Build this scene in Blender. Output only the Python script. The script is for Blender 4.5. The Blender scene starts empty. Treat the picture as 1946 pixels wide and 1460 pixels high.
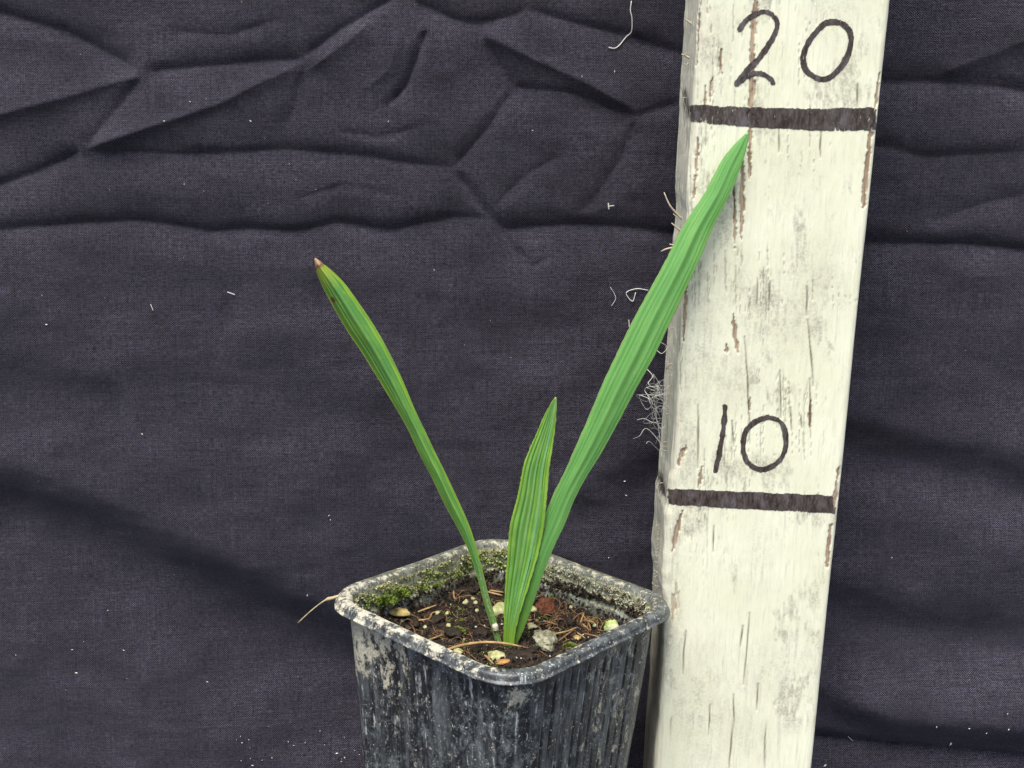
import bpy, bmesh, math, random
import numpy as np
from mathutils import Vector, Matrix

rng = np.random.default_rng(7)
random.seed(7)
SC = bpy.context.scene
COL = SC.collection

# ------------------------------------------------------------------ camera
F = 2500.0                      # focal length in photo pixels (photo 1946 x 1460)
PITCH = 0.2497
CY, CH = -0.3268, 0.2162
cam_d = bpy.data.cameras.new('camera')
cam = bpy.data.objects.new('camera', cam_d)
COL.objects.link(cam)
cam.location = (0, CY, CH)
cam.rotation_euler = (math.pi / 2 - PITCH, 0, 0)
cam_d.sensor_width = 36
cam_d.sensor_fit = 'HORIZONTAL'
cam_d.lens = 36 * F / 1946
cam_d.clip_start = 0.01
cam_d.clip_end = 50
SC.camera = cam

# ------------------------------------------------------------------ light
SUN_EL, SUN_AZ = math.radians(64), math.radians(-16)     # azimuth: from behind the camera, a little to its left
w = bpy.data.worlds.new('World')
SC.world = w
w.use_nodes = True
nt = w.node_tree
bg = nt.nodes['Background']
sky = nt.nodes.new('ShaderNodeTexSky')
sky.sky_type = 'NISHITA'
sky.sun_disc = False
sky.sun_elevation = SUN_EL
sky.sun_rotation = math.radians(180) - SUN_AZ
sky.air_density = 1.0
sky.dust_density = 2.5
sky.ozone_density = 1.0
nt.links.new(sky.outputs[0], bg.inputs[0])
bg.inputs[1].default_value = 0.075
sun_d = bpy.data.lights.new('sun', 'SUN')
sun_d.energy = 2.0
sun_d.angle = math.radians(32)
sun_d.color = (1.0, 0.955, 0.87)
sun = bpy.data.objects.new('sun', sun_d)
COL.objects.link(sun)
sd = Vector((math.sin(SUN_AZ) * math.cos(SUN_EL), -math.cos(SUN_AZ) * math.cos(SUN_EL), math.sin(SUN_EL)))
sun.rotation_euler = sd.to_track_quat('Z', 'Y').to_euler()
sun.location = sd * 2
SC.view_settings.view_transform = 'Standard'
SC.view_settings.look = 'None'
SC.view_settings.gamma = 1
SC.view_settings.exposure = 1.48

# ------------------------------------------------------------------ pixel helpers
CP, SP = math.cos(PITCH), math.sin(PITCH)
def ray(px, py):
    px = np.asarray(px, float); py = np.asarray(py, float)
    a = (px - 973) / F; b = (730 - py) / F
    return np.stack([a, CP + b * SP, -SP + b * CP], -1)       # x right, y away, z up
CAM = np.array([0, CY, CH])
def at_y(px, py, Y):
    d = ray(px, py); t = (np.asarray(Y) - CY) / d[..., 1]
    return CAM + d * t[..., None]
def at_z(px, py, Z):
    d = ray(px, py); t = (np.asarray(Z) - CH) / d[..., 2]
    return CAM + d * t[..., None]
def project(P):
    d = P - CAM
    zc = d[..., 1] * CP - d[..., 2] * SP
    yc = d[..., 2] * CP + d[..., 1] * SP
    return 973 + F * d[..., 0] / zc, 730 - F * yc / zc

# ------------------------------------------------------------------ noise
_TAB = {}
def vnoise(x, y, seed=0):
    if seed not in _TAB: _TAB[seed] = np.random.default_rng(seed + 1000).random((256, 256))
    T = _TAB[seed]
    xi = np.floor(x).astype(int); yi = np.floor(y).astype(int)
    fx = x - xi; fy = y - yi
    fx = fx * fx * fx * (fx * (fx * 6 - 15) + 10); fy = fy * fy * fy * (fy * (fy * 6 - 15) + 10)
    g = lambda i, j: T[i % 256, j % 256]
    a = g(xi, yi) * (1 - fx) + g(xi + 1, yi) * fx
    b = g(xi, yi + 1) * (1 - fx) + g(xi + 1, yi + 1) * fx
    return (a * (1 - fy) + b * fy) * 2 - 1
def fbm(x, y, seed=0, o=4):
    s = 0; a = 1.0; n = 0
    for k in range(o):
        s = s + a * vnoise(x * 2 ** k + 17.3 * k, y * 2 ** k + 9.1 * k, seed + k); n += a; a *= 0.5
    return s / n
def sstep(a, b, x):
    t = np.clip((x - a) / (b - a), 0, 1); return t * t * (3 - 2 * t)
def poly_dist(px, py, pts, far=None):
    """distance to a polyline, sign (positive above it), position along it 0..1; skips points farther than far"""
    pts = np.array(pts, float)
    if far is not None:
        m = (px > pts[:, 0].min() - far) & (px < pts[:, 0].max() + far) & (py > pts[:, 1].min() - far) & (py < pts[:, 1].max() + far)
        d, g, t = poly_dist(px[m], py[m], pts)
        D = np.full(px.shape, 1e6); G = np.ones(px.shape); T = np.zeros(px.shape)
        D[m] = d; G[m] = g; T[m] = t
        return D, G, T
    L = np.hypot(*(pts[1:] - pts[:-1]).T); C = np.concatenate([[0], np.cumsum(L)])
    best = np.full(px.shape, 1e9); sg = np.zeros(px.shape); tt = np.zeros(px.shape)
    for i in range(len(pts) - 1):
        a, b = pts[i], pts[i + 1]; ab = b - a
        t = np.clip(((px - a[0]) * ab[0] + (py - a[1]) * ab[1]) / (ab @ ab), 0, 1)
        dx = px - a[0] - t * ab[0]; dy = py - a[1] - t * ab[1]
        d = np.hypot(dx, dy); m = d < best
        best = np.where(m, d, best)
        nx, ny = ab[1], -ab[0]
        if ny > 0: nx, ny = -nx, -ny
        sg = np.where(m, np.sign(dx * nx + dy * ny), sg)
        tt = np.where(m, (C[i] + t * L[i]) / C[-1], tt)
    return best, sg, tt

# ------------------------------------------------------------------ mesh helpers
def tag(o, label=None, cat=None, group=None, kind=None):
    if label: o['label'] = label
    if cat: o['category'] = cat
    if group: o['group'] = group
    if kind: o['kind'] = kind
    return o
def mesh_obj(name, V, Fc, mat, parent=None, smooth=True, attrs=None, uv=None):
    me = bpy.data.meshes.new(name)
    V = np.asarray(V, np.float32)
    if isinstance(Fc, np.ndarray) and Fc.ndim == 2:
        n, k = Fc.shape
        me.vertices.add(len(V)); me.vertices.foreach_set('co', V.ravel())
        me.loops.add(n * k); me.loops.foreach_set('vertex_index', Fc.astype(np.int32).ravel())
        me.polygons.add(n)
        me.polygons.foreach_set('loop_start', np.arange(0, n * k, k, dtype=np.int32))
        me.update(calc_edges=True); me.validate()
    else:
        me.from_pydata([tuple(v) for v in V.tolist()], [], [tuple(f) for f in Fc])
        me.update()
    me.polygons.foreach_set('use_smooth', np.full(len(me.polygons), smooth))
    if attrs:
        for k, v in attrs.items():
            a = me.attributes.new(k, 'FLOAT', 'POINT'); a.data.foreach_set('value', np.asarray(v, np.float32).ravel())
    if uv is not None:
        l = me.uv_layers.new(name='UVMap')
        idx = np.zeros(len(me.loops), np.int32); me.loops.foreach_get('vertex_index', idx)
        l.data.foreach_set('uv', np.asarray(uv, np.float32)[idx].ravel())
    o = bpy.data.objects.new(name, me)
    COL.objects.link(o)
    if mat: me.materials.append(mat)
    if parent: o.parent = parent
    return o
def empty(name, loc):
    o = bpy.data.objects.new(name, None); o.empty_display_size = 0.01
    o.location = loc; COL.objects.link(o)
    return o
def adopt(o, parent):
    o.parent = parent
    o.matrix_parent_inverse = Matrix.Translation(-Vector(parent.location))
    return o
def grid_faces(nr, nc, wrap=False):
    i = np.arange(nr - 1)[:, None]; j = np.arange(nc if wrap else nc - 1)[None, :]
    j2 = (j + 1) % nc
    return np.stack([(i * nc + j), (i * nc + j2), ((i + 1) * nc + j2), ((i + 1) * nc + j)], -1).reshape(-1, 4)
def tube(pts, r, seg=6, taper=None):
    pts = np.asarray(pts, float); n = len(pts)
    T = np.gradient(pts, axis=0); T /= np.linalg.norm(T, axis=1)[:, None] + 1e-12
    up = np.array([0.31, 0.2, 0.93]); V = []
    rr = np.full(n, r) if taper is None else r * np.asarray(taper)
    for k in range(n):
        a = np.cross(T[k], up); a /= np.linalg.norm(a) + 1e-9; b = np.cross(T[k], a)
        for q in range(seg):
            t = 2 * math.pi * q / seg
            V.append(pts[k] + rr[k] * (a * math.cos(t) + b * math.sin(t)))
    Fc = [tuple(int(x) for x in f) for f in grid_faces(n, seg, True)]
    Fc.append(tuple(range(seg))[::-1]); Fc.append(tuple(range((n - 1) * seg, n * seg)))
    return np.array(V), Fc
def smooth_path(pts, n):
    pts = np.asarray(pts, float)
    if len(pts) > 2:                                  # Catmull-Rom
        P = np.vstack([2 * pts[0] - pts[1], pts, 2 * pts[-1] - pts[-2]]); out = []
        m = max(2, n // (len(pts) - 1))
        for i in range(1, len(P) - 2):
            for t in np.linspace(0, 1, m, endpoint=(i == len(P) - 3)):
                a, b, c, d = P[i - 1:i + 3]
                out.append(0.5 * (2 * b + (c - a) * t + (2 * a - 5 * b + 4 * c - d) * t * t + (3 * b - a - 3 * c + d) * t ** 3))
        return np.array(out)
    t = np.linspace(0, 1, n)[:, None]
    return pts[0] * (1 - t) + pts[1] * t

# ------------------------------------------------------------------ material helpers
class NT:
    def __init__(self, name, rough=0.6, spec=0.4):
        self.m = bpy.data.materials.new(name); self.m.use_nodes = True
        self.t = self.m.node_tree; self.b = self.t.nodes['Principled BSDF']
        self.b.inputs['Roughness'].default_value = rough
        self.b.inputs['Specular IOR Level'].default_value = spec
    def n(self, typ, **kw):
        x = self.t.nodes.new('ShaderNode' + typ)
        for k, v in kw.items(): setattr(x, k, v)
        return x
    def put(self, sock, v):
        if hasattr(v, 'is_output'): self.t.links.new(v, sock)
        elif isinstance(v, (tuple, list)) and sock.type == 'RGBA': sock.default_value = (*v, 1)[:4]
        else: sock.default_value = v
    def math(self, op, a, b=0.0, clamp=False):
        x = self.n('Math', operation=op, use_clamp=clamp); self.put(x.inputs[0], a); self.put(x.inputs[1], b); return x.outputs[0]
    def mix(self, f, a, b, blend='MIX'):
        x = self.n('Mix', data_type='RGBA', blend_type=blend)
        self.put(x.inputs[0], f); self.put(x.inputs[6], a); self.put(x.inputs[7], b); return x.outputs[2]
    def ramp(self, f, a, b):
        x = self.n('MapRange', interpolation_type='SMOOTHSTEP'); self.put(x.inputs[0], f)
        x.inputs[1].default_value = a; x.inputs[2].default_value = b; return x.outputs[0]
    def coord(self, which='Object', scale=(1, 1, 1)):
        c = self.n('TexCoord'); mp = self.n('Mapping'); self.t.links.new(c.outputs[which], mp.inputs[0])
        mp.inputs['Scale'].default_value = scale; return mp.outputs[0]
    def noise(self, vec, scale, detail=4, rough=0.55, dist=0.0):
        x = self.n('TexNoise'); self.t.links.new(vec, x.inputs['Vector'])
        x.inputs['Scale'].default_value = scale; x.inputs['Detail'].default_value = detail
        x.inputs['Roughness'].default_value = rough; x.inputs['Distortion'].default_value = dist
        return x.outputs[0]
    def attr(self, name):
        return self.n('Attribute', attribute_name=name).outputs['Fac']
    def bump(self, h, dist, strength=1.0):
        x = self.n('Bump'); self.put(x.inputs['Height'], h); x.inputs['Distance'].default_value = dist
        x.inputs['Strength'].default_value = strength; self.t.links.new(x.outputs[0], self.b.inputs['Normal'])
    def color(self, c): self.put(self.b.inputs['Base Color'], c)
    def rough(self, r): self.put(self.b.inputs['Roughness'], r)

def simple(name, col, var=0.3, scale=900, rough=0.8, bump=0.0003, col2=None):
    N = NT(name, rough, 0.3)
    v = N.coord()
    f = N.noise(v, scale, 5, 0.65)
    c2 = col2 or tuple(c * (1 - var) for c in col)
    N.color(N.mix(N.ramp(f, 0.35, 0.65), c2, col))
    N.bump(f, bump)
    return N.m

# ================================================================== CLOTH (backdrop)
YC, RB, ZF = 0.045, 0.008, -0.012          # plane of the hanging cloth, bend radius, floor height
def cloth_material():
    N = NT('woven_black_cotton', 0.85, 0.25)
    uv = N.n('UVMap').outputs[0]
    def noise_uv(sx, sy, detail=2, rough=0.5):
        mp = N.n('Mapping'); N.t.links.new(uv, mp.inputs[0]); mp.inputs['Scale'].default_value = (sx, sy, 1)
        return N.noise(mp.outputs[0], 1.0, detail, rough)
    sep = N.n('SeparateXYZ'); N.t.links.new(uv, sep.inputs[0])
    wob = noise_uv(180, 180, 2)
    wob2 = noise_uv(230, 140, 2)
    P = 0.00066
    x = N.math('ADD', sep.outputs[0], N.math('MULTIPLY', wob, 0.0010))
    y = N.math('ADD', sep.outputs[1], N.math('MULTIPLY', wob2, 0.0010))
    sx = N.math('SINE', N.math('MULTIPLY', x, 2 * math.pi / P))
    sy = N.math('SINE', N.math('MULTIPLY', y, 2 * math.pi / (P * 0.92)))
    chk = N.math('MULTIPLY', sx, sy)
    weft = noise_uv(650, 2800, 2, 0.6)
    warp = noise_uv(2800, 650, 2, 0.6)
    slub = N.math('ADD', N.math('MULTIPLY', noise_uv(70, 2600, 1), 0.17), N.math('MULTIPLY', noise_uv(2600, 70, 1), 0.14))
    thr = N.math('ADD', slub, N.math('ADD', N.math('MULTIPLY', weft, 0.42), N.math('MULTIPLY', warp, 0.27)))
    h = N.math('ADD', N.math('MULTIPLY', chk, 0.50), N.math('MULTIPLY', N.math('SUBTRACT', thr, 0.5), 3.0))
    f = N.ramp(h, -0.35, 0.80)
    fade = noise_uv(38, 60, 5, 0.6)
    light = N.mix(N.ramp(fade, 0.3, 0.72), (0.067, 0.059, 0.086), (0.128, 0.114, 0.160))
    c = N.mix(f, (0.0030, 0.0027, 0.0048), light)
    N.color(c)
    N.b.inputs['Sheen Weight'].default_value = 0.12
    N.b.inputs['Sheen Roughness'].default_value = 0.5
    N.b.inputs['Sheen Tint'].default_value = (0.75, 0.72, 0.9, 1)
    N.bump(h, 0.00026)
    return N.m

# creases: kind (-1 valley: dark above, light below; +1 ridge), depth mm, width above px, width below px, points
CREASES = [
    (-1, 1.7, 30, 60, [(-60, 10), (0, 25), (120, 60), (190, 95), (268, 138)]),
    (-1, 1.3, 26, 45, [(262, 138), (420, 124), (585, 112)]),
    (+1, 1.2, 40, 24, [(-60, 232), (0, 217), (140, 180), (272, 141)]),
    (-1, 1.0, 26, 40, [(268, 145), (215, 215), (158, 286)]),
    (+1, 1.3, 45, 24, [(156, 285), (300, 235), (420, 195), (585, 118)]),
    (-1, 1.5, 26, 60, [(-60, 375), (0, 350), (80, 320), (158, 285)]),
    (-1, 1.2, 24, 60, [(152, 284), (330, 293), (540, 285), (700, 297), (862, 325)]),
    (-1, 1.2, 24, 22, [(575, 112), (640, 60), (705, 20), (760, -10)]),
    (+1, 0.8, 22, 22, [(582, 136), (642, 92), (705, 45)]),
    (-1, 0.7, 20, 26, [(574, 132), (562, 200), (548, 232)]),
    (-1, 1.5, 28, 55, [(785, 0), (850, 35), (905, 48), (960, 32), (1006, 17)]),
    (-1, 1.4, 28, 55, [(1002, 17), (1100, 46), (1200, 72), (1310, 108)]),
    (-1, 1.3, 15, 18, [(812, 52), (792, 110), (770, 165), (735, 198)]),
    (+1, 1.1, 45, 20, [(912, 58), (1010, 110), (1120, 160), (1215, 216)]),
    (-1, 1.2, 22, 50, [(915, 62), (980, 166), (1080, 176), (1150, 200), (1215, 222)]),
    (-1, 1.1, 22, 32, [(978, 168), (930, 240), (880, 300), (860, 324)]),
    (-1, 1.2, 22, 30, [(862, 325), (905, 380), (932, 416), (980, 478), (1010, 512)]),
    (-1, 2.0, 34, 55, [(-60, 440), (60, 432), (150, 424), (250, 420), (390, 441), (480, 436), (560, 443), (640, 425), (740, 441), (860, 414), (935, 416)]),
    (-1, 2.1, 34, 55, [(930, 416), (965, 440), (1080, 431), (1180, 432), (1290, 452), (1420, 462)]),
    (-1, 0.7, 12, 16, [(1005, 512), (1048, 489)]),
    (-1, 1.0, 28, 40, [(1205, 222), (1290, 198)]),
    (-1, 0.9, 30, 40, [(1213, 222), (1180, 300), (1130, 380), (1080, 432)]),
    (-1, 1.9, 50, 55, [(1600, 150), (1690, 155), (1780, 156), (1946, 172), (2040, 180)]),
    (+1, 0.8, 40, 30, [(1780, 142), (1946, 75), (2040, 40)]),
    (-1, 2.1, 32, 60, [(1560, 462), (1650, 465), (1800, 466), (1946, 476), (2040, 480)]),
    (-1, 2.2, 70, 80, [(1500, 840), (1610, 868), (1740, 900), (1946, 945), (2060, 965)]),
    (-1, 2.6, 90, 90, [(1500, 1150), (1600, 1205), (1740, 1235), (1946, 1245), (2060, 1250)]),
    (+1, 3.2, 110, 50, [(1560, 1290), (1700, 1345), (1946, 1365), (2060, 1370)]),
    (-1, 3.4, 26, 34, [(1500, 1402), (1560, 1407), (1700, 1424), (1946, 1448), (2060, 1455)]),
    (-1, 4.8, 95, 190, [(-80, 950), (0, 985), (170, 1055), (300, 1120), (480, 1200), (600, 1260), (700, 1300), (800, 1330)]),
    (-1, 1.4, 60, 80, [(1080, 1000), (1180, 960), (1300, 900)]),
    (-1, 0.9, 70, 110, [(-60, 760), (60, 745), (160, 770), (260, 760)]),
    (+1, 0.7, 90, 90, [(420, 620), (640, 680), (760, 760)]),
    (-1, 0.35, 70, 70, [(420, 560), (560, 600), (640, 590)]),
    (-1, 0.5, 66, 90, [(860, 560), (1000, 640), (1140, 640)]),
    (-1, 0.5, 14, 22, [(640, 250), (720, 262), (800, 240)]),
    (-1, 0.5, 16, 24, [(930, 400), (1000, 330), (1060, 300)]),
    (-1, 0.5, 14, 24, [(330, 60), (430, 70), (520, 40)]),
    (+1, 0.5, 18, 18, [(690, 170), (740, 130), (760, 60)]),
    (-1, 0.5, 16, 24, [(560, 380), (660, 350), (760, 372)]),
    (-1, 1.0, 30, 40, [(1640, 270), (1760, 300), (1946, 290)]),
    (-1, 0.9, 25, 40, [(1760, 430), (1840, 400), (1946, 370)]),
    (-1, 0.6, 18, 22, [(385, 446), (410, 432), (450, 425)]),
    (-1, 0.6, 16, 20, [(540, 440), (572, 422), (600, 405)]),
]
def cloth():
    xs = np.unique(np.round(np.concatenate([np.arange(-0.45, -0.17, 0.01), np.arange(-0.17, 0.1701, 0.00055), np.arange(0.18, 0.4501, 0.01)]), 6))
    arc = math.pi / 2 * RB
    # s: along the cloth, 0 at the bottom of the hanging part; negative = bend and floor
    ss = np.unique(np.round(np.concatenate([np.arange(-0.40, -0.06, 0.01), np.arange(-0.06, 0.24, 0.0006), np.arange(0.24, 0.42, 0.01)]), 6))
    X, S = np.meshgrid(xs, ss)
    up = S >= 0; bend = (S < 0) & (S > -arc)
    th = np.clip(-S / RB, 0, math.pi / 2)
    Y = np.where(up, YC, np.where(bend, YC - RB * (1 - np.cos(th)), YC - RB - (-S - arc)))
    Z = ZF + np.where(up, RB + S, np.where(bend, RB - RB * np.sin(th), 0.0))
    Nx = np.zeros_like(X); Ny = np.where(up, -1.0, np.where(bend, -np.cos(th), 0.0)); Nz = np.where(up, 0.0, np.where(bend, np.sin(th), 1.0))
    P = np.stack([X, Y, Z], -1)
    px, py = project(P)
    H = np.zeros_like(X); HV = np.zeros_like(X); HR = np.zeros_like(X)
    jx = 3.5 * fbm(X * 60, S * 60, 3, 3); jy = 3.5 * fbm(X * 60, S * 60, 5, 3)
    for kind, amp, wa, wb, pts in CREASES:
        d, sg, t = poly_dist(px + jx, py + jy, pts, 7 * max(wa, wb))
        wd = np.where(sg > 0, wa, wb)
        if max(wa, wb) < 65: wd = wd * 0.62; amp = amp * 0.80
        e = 1.4 if max(wa, wb) < 65 else 12.0
        prof = np.exp(-(np.sqrt(d * d + e * e) - e) / wd)
        if max(wa, wb) >= 65:
            prof = 0.5 + 0.5 * np.cos(math.pi * np.clip(d / (wd * 1.35), 0, 1))
        hk = amp * 0.0019 * prof * (0.45 + 0.55 * sstep(0, 0.12, t) * sstep(1.0, 0.88, t))
        if max(wa, wb) >= 65: H += kind * hk
        elif kind < 0: HV = np.maximum(HV, hk)          # creases that meet share one fold
        else: HR = np.maximum(HR, hk)
    H += HR - HV
    H += 0.0022 * fbm(X * 14, S * 24, 11, 3) + 0.00045 * fbm(X * 60, S * 110, 21, 4) + 0.00030 * (1 - np.abs(fbm(X * 34 + S * 12, S * 60, 25, 3)) * 2) + 0.00012 * fbm(X * 300, S * 360, 31, 2)
    H -= 0.004 * np.exp(-((X - 0.062) / 0.03) ** 2) * sstep(-.01, .03, S)          # pressed back behind the post
    flat = np.where(up, 1.0, np.where(bend, np.cos(th) * 0.9 + 0.1, 0.1))
    H = H * flat
    H = np.where(S < -arc, np.clip(H, -0.0005, 0.0006), H)
    P = P + np.stack([Nx, Ny, Nz], -1) * H[..., None]
    P[..., 2] = np.maximum(P[..., 2], ZF + 0.0002)
    pf = (np.abs(X) < 0.13) & (Y < YC - RB)                    # flat under the pot and the post
    P[..., 2] = np.where((S < -arc), np.minimum(P[..., 2], np.where(pf, ZF + 0.0009, 9)), P[..., 2])
    o = mesh_obj('backdrop_cloth', P.reshape(-1, 3), grid_faces(len(ss), len(xs)), cloth_material(), uv=np.stack([X, S], -1).reshape(-1, 2))
    return tag(o, 'creased black woven cotton cloth hung behind the plant pot', 'cloth'), P, xs, ss
CL, CP_, CXS, CSS = cloth()
def on_cloth(px, py, lift=0.0004):
    """point on the creased cloth seen at a photo pixel"""
    Yg = YC
    for _ in range(8):
        p = at_y(px, py, Yg)
        if p[2] < ZF + RB: break
        i = min(np.searchsorted(CSS, p[2] - ZF - RB), len(CSS) - 1); j = min(np.searchsorted(CXS, p[0]), len(CXS) - 1)
        Yg = CP_[i, j, 1]
    return at_y(px, py, Yg - lift)

# ground slab the cloth lies on
def ground():
    V = [(-.6, -.5, ZF - .02), (.6, -.5, ZF - .02), (.6, .3, ZF - .02), (-.6, .3, ZF - .02), (-.6, -.5, ZF), (.6, -.5, ZF), (.6, .3, ZF), (-.6, .3, ZF)]
    Fc = [(0, 3, 2, 1), (4, 5, 6, 7), (0, 1, 5, 4), (1, 2, 6, 5), (2, 3, 7, 6), (3, 0, 4, 7)]
    o = mesh_obj('ground', V, Fc, simple('grey_ground', (0.22, 0.21, 0.19), 0.3, 60, 0.9, 0.001), smooth=False)
    tag(o, kind='structure')
ground()

# ================================================================== MEASURING POST
YP, LEAN, THK = 0.0085, 0.0352, 0.026
def post():
    root = empty('measuring_post', (0.062, YP + THK / 2, ZF + 0.001))
    tag(root, 'weathered cream painted timber post marked 10 and 20 beside the pot', 'post')
    # edges of the front face in the photo: left (outer silhouette) and right
    def edge(py, side):
        return np.where(side < 0, 1307 - 82 * py / 1460, 1693 - 150 * py / 1460)
    zs = np.concatenate([np.arange(ZF + 0.001, 0.030, 0.003), np.arange(0.034, 0.2475, 0.00026), np.arange(0.249, 0.33, 0.006)])
    nz = len(zs)
    yf = YP - LEAN * zs
    # find pixel row of each height, then the x of both edges on the front plane
    c = np.stack([np.full(nz, 0.06), yf, zs], -1); _, row = project(c)
    zc = (yf - CY) * CP - (zs - CH) * SP
    xl = (edge(row, -1) - 973) * zc / F; xr = (edge(row, +1) - 973) * zc / F
    # silhouette of the left edge is the rear corner: shift front corner right by the visible side
    xl = xl + 0.0026
    rl, rr = 0.0022, 0.0012
    # ring profile: (fraction across, absolute offsets)  -> list of (kind, value)
    nf = 186
    ring = []
    for k in np.linspace(1, 0, 40)[:-1]: ring.append(('L', k))
    for k in np.linspace(0, math.pi / 2, 16)[:-1]: ring.append(('CL', k))
    for k in np.linspace(0, 1, nf)[:-1]: ring.append(('F', k))
    for k in np.linspace(0, math.pi / 2, 8)[:-1]: ring.append(('CR', k))
    for k in np.linspace(0, 1, 14): ring.append(('R', k))
    nc = len(ring)
    V = np.zeros((nz, nc, 3)); NN = np.zeros((nz, nc, 3))
    for j, (k, v) in enumerate(ring):
        if k == 'L':
            x, y, n = xl + 0 * zs, rl + v * (THK - rl), (-1, 0)
        elif k == 'CL':
            x, y, n = xl + rl - rl * math.cos(v), rl - rl * math.sin(v), (-math.cos(v), -math.sin(v))
        elif k == 'F':
            x, y, n = (xl + rl) * (1 - v) + (xr - rr) * v, 0.0, (0, -1)
        elif k == 'CR':
            x, y, n = xr - rr + rr * math.sin(v), rr - rr * math.cos(v), (math.sin(v), -math.cos(v))
        else:
            x, y, n = xr, rr + v * (THK - rr), (1, 0)
        V[:, j, 0] = x; V[:, j, 1] = yf + y; V[:, j, 2] = zs; NN[:, j, 0] = n[0]; NN[:, j, 1] = n[1]
    kinds = np.array([k for k, _ in ring]); kv = np.array([v for _, v in ring])
    px, py = project(V)
    zz = V[..., 2]; ac = np.broadcast_to(np.arange(nc) * 0.00026, zz.shape)
    wx = px + 3.2 * fbm(px / 7, py / 16, 41, 4); wy = py + 9 * fbm(px / 5, py / 24, 43, 3)
    bare = np.zeros_like(px); crack = np.zeros_like(px); orange = np.zeros_like(px)
    PEEL = [(11, [(1441, -20), (1437, 0), (1431, 70), (1430, 160), (1426, 200), (1425, 250), (1424, 300), (1426, 332)]), (9, [(1413, 305), (1411, 380), (1409, 455)]),
            (6, [(1328, 262), (1323, 320), (1318, 385)]), (6, [(1371, 97), (1370, 115), (1373, 138)]), (9, [(1393, 598), (1395, 630), (1401, 668)]),
            (9, [(1381, 661), (1383, 666)]), (10, [(1657, 243), (1649, 300), (1641, 395)]), (6, [(1672, 140), (1662, 215)]), (7, [(1597, 880), (1590, 925), (1586, 965)]),
            (9, [(1334, 890), (1326, 930)]), (9, [(1303, 845), (1290, 882)]), (10, [(1297, 975), (1284, 1020), (1277, 1050)]), (5, [(1425, 757), (1424, 785)]),
            (6, [(1540, 765), (1538, 815)]), (7, [(1304, 545), (1298, 650)]), (5, [(1354, 150), (1350, 190)]), (4, [(1399, 430), (1396, 475)]), (4, [(1396, 345), (1396, 470)]), (7, [(1578, 1000), (1572, 1080)]),
            (4, [(1340, 160), (1338, 230)]), (4, [(1330, 0), (1322, 120)])]
    for wd, pts in PEEL:
        d, sg, t = poly_dist(wx, wy, pts, 30)
        wv = np.maximum(0.02, wd) * (0.25 + 0.85 * np.sin(np.pi * np.clip(t, 0.03, 0.97)) ** 0.5 + 0.75 * fbm(px / 6, py / 16, 49, 4))
        wv = np.maximum(wv, 0.02)
        bare = np.maximum(bare, 1 - sstep(wv * 0.38, wv * 0.50, d))
    CRK = [[(1535, 608), (1541, 670), (1546, 735)], [(1416, 640), (1420, 720), (1426, 845)], [(1533, 545), (1534, 600)], [(1482, 705), (1484, 795)], [(1425, 1165), (1420, 1230), (1413, 1302)],
           [(1392, 1370), (1386, 1465)], [(1303, 1200), (1297, 1282)], [(1539, 720), (1541, 835)], [(1464, 535), (1463, 582)], [(1327, 770), (1326, 890)], [(1393, 1320), (1395, 1385)], [(1455, 1370), (1453, 1460)],
           [(1629, 160), (1629, 205)], [(1391, 800), (1394, 850)], [(1440, 530), (1438, 580)], [(1440, 1300), (1438, 1350)], [(1350, 1340), (1348, 1400)], [(1561, 250), (1559, 300)], [(1481, 240), (1480, 290)],
           [(1503, 775), (1505, 820)], [(1522, 790), (1524, 815)], [(1396, 340), (1395, 420)], [(1358, 1000), (1356, 1050)], [(1412, 1190), (1408, 1230)]]
    for pts in CRK:
        d, sg, t = poly_dist(px + 1.5 * fbm(px / 8, py / 40, 47, 2), py, pts, 20)
        crack = np.maximum(crack, (1 - sstep(0.5, 2.3, d)) * (0.4 + 0.6 * np.sin(np.clip(t, 0, 1) * math.pi)))
    front = kinds[None, :] == 'F'
    # random small flakes and vertical checks, denser to the left, where the paint is worst
    lf = np.clip((px - (1300 - 82 * py / 1460)) / 330, 0, 1)
    ver = fbm(px / 2.6, py / 120, 51, 3)
    patch = fbm(px / 90, py / 130, 53, 3)
    chk = sstep(0.44, 0.56, ver + 0.22 * patch + 0.16 * (1 - lf) - 0.05)
    crack = np.maximum(crack, 0.45 * chk * sstep(1250, 900, py) * sstep(0.05, 0.4, patch + 0.35 * (1 - lf)))
    flake = sstep(0.38, 0.47, fbm(px / 11, py / 60, 57, 4) * 0.8 + 0.30 * sstep(0.22, 0.0, lf))
    bare = np.maximum(bare, 0.7 * flake * sstep(0.30, 0.10, lf) * front)
    dirt = sstep(0.02, 0.55, fbm(px / 60, py / 90, 61, 5) + 0.35 * fbm(px / 5, py / 14, 63, 3) - 0.1)
    for cx, cy_, rx, ry, a in [(1480, 600, 90, 70, .8), (1395, 720, 50, 60, .8), (1545, 540, 60, 90, .6), (1400, 540, 60, 60, .5), (1330, 640, 50, 150, .7), (1300, 820, 30, 150, .9), (1470, 1280, 90, 60, .5), (1330, 1350, 70, 120, .7), (1440, 1050, 30, 80, .4), (1540, 1260, 50, 60, .4), (1360, 100, 30, 120, .6), (1590, 30, 60, 60, .5), (1500, 330, 50, 90, .3), (1270, 1150, 25, 200, .9), (1420, 1390, 60, 60, .5)]:
        g = np.exp(-((px - cx) / rx) ** 2 - ((py - cy_) / ry) ** 2)
        dirt = np.maximum(dirt, a * g * (0.45 + 0.55 * sstep(-.2, .4, fbm(px / 7, py / 15, 67, 4))))
    side = ((kinds == 'L') | (kinds == 'R')).astype(float) + np.where(kinds == 'CL', 0.9 - 0.5 * kv / 1.57, 0) + np.where(kinds == 'CR', 0.4, 0)
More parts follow.
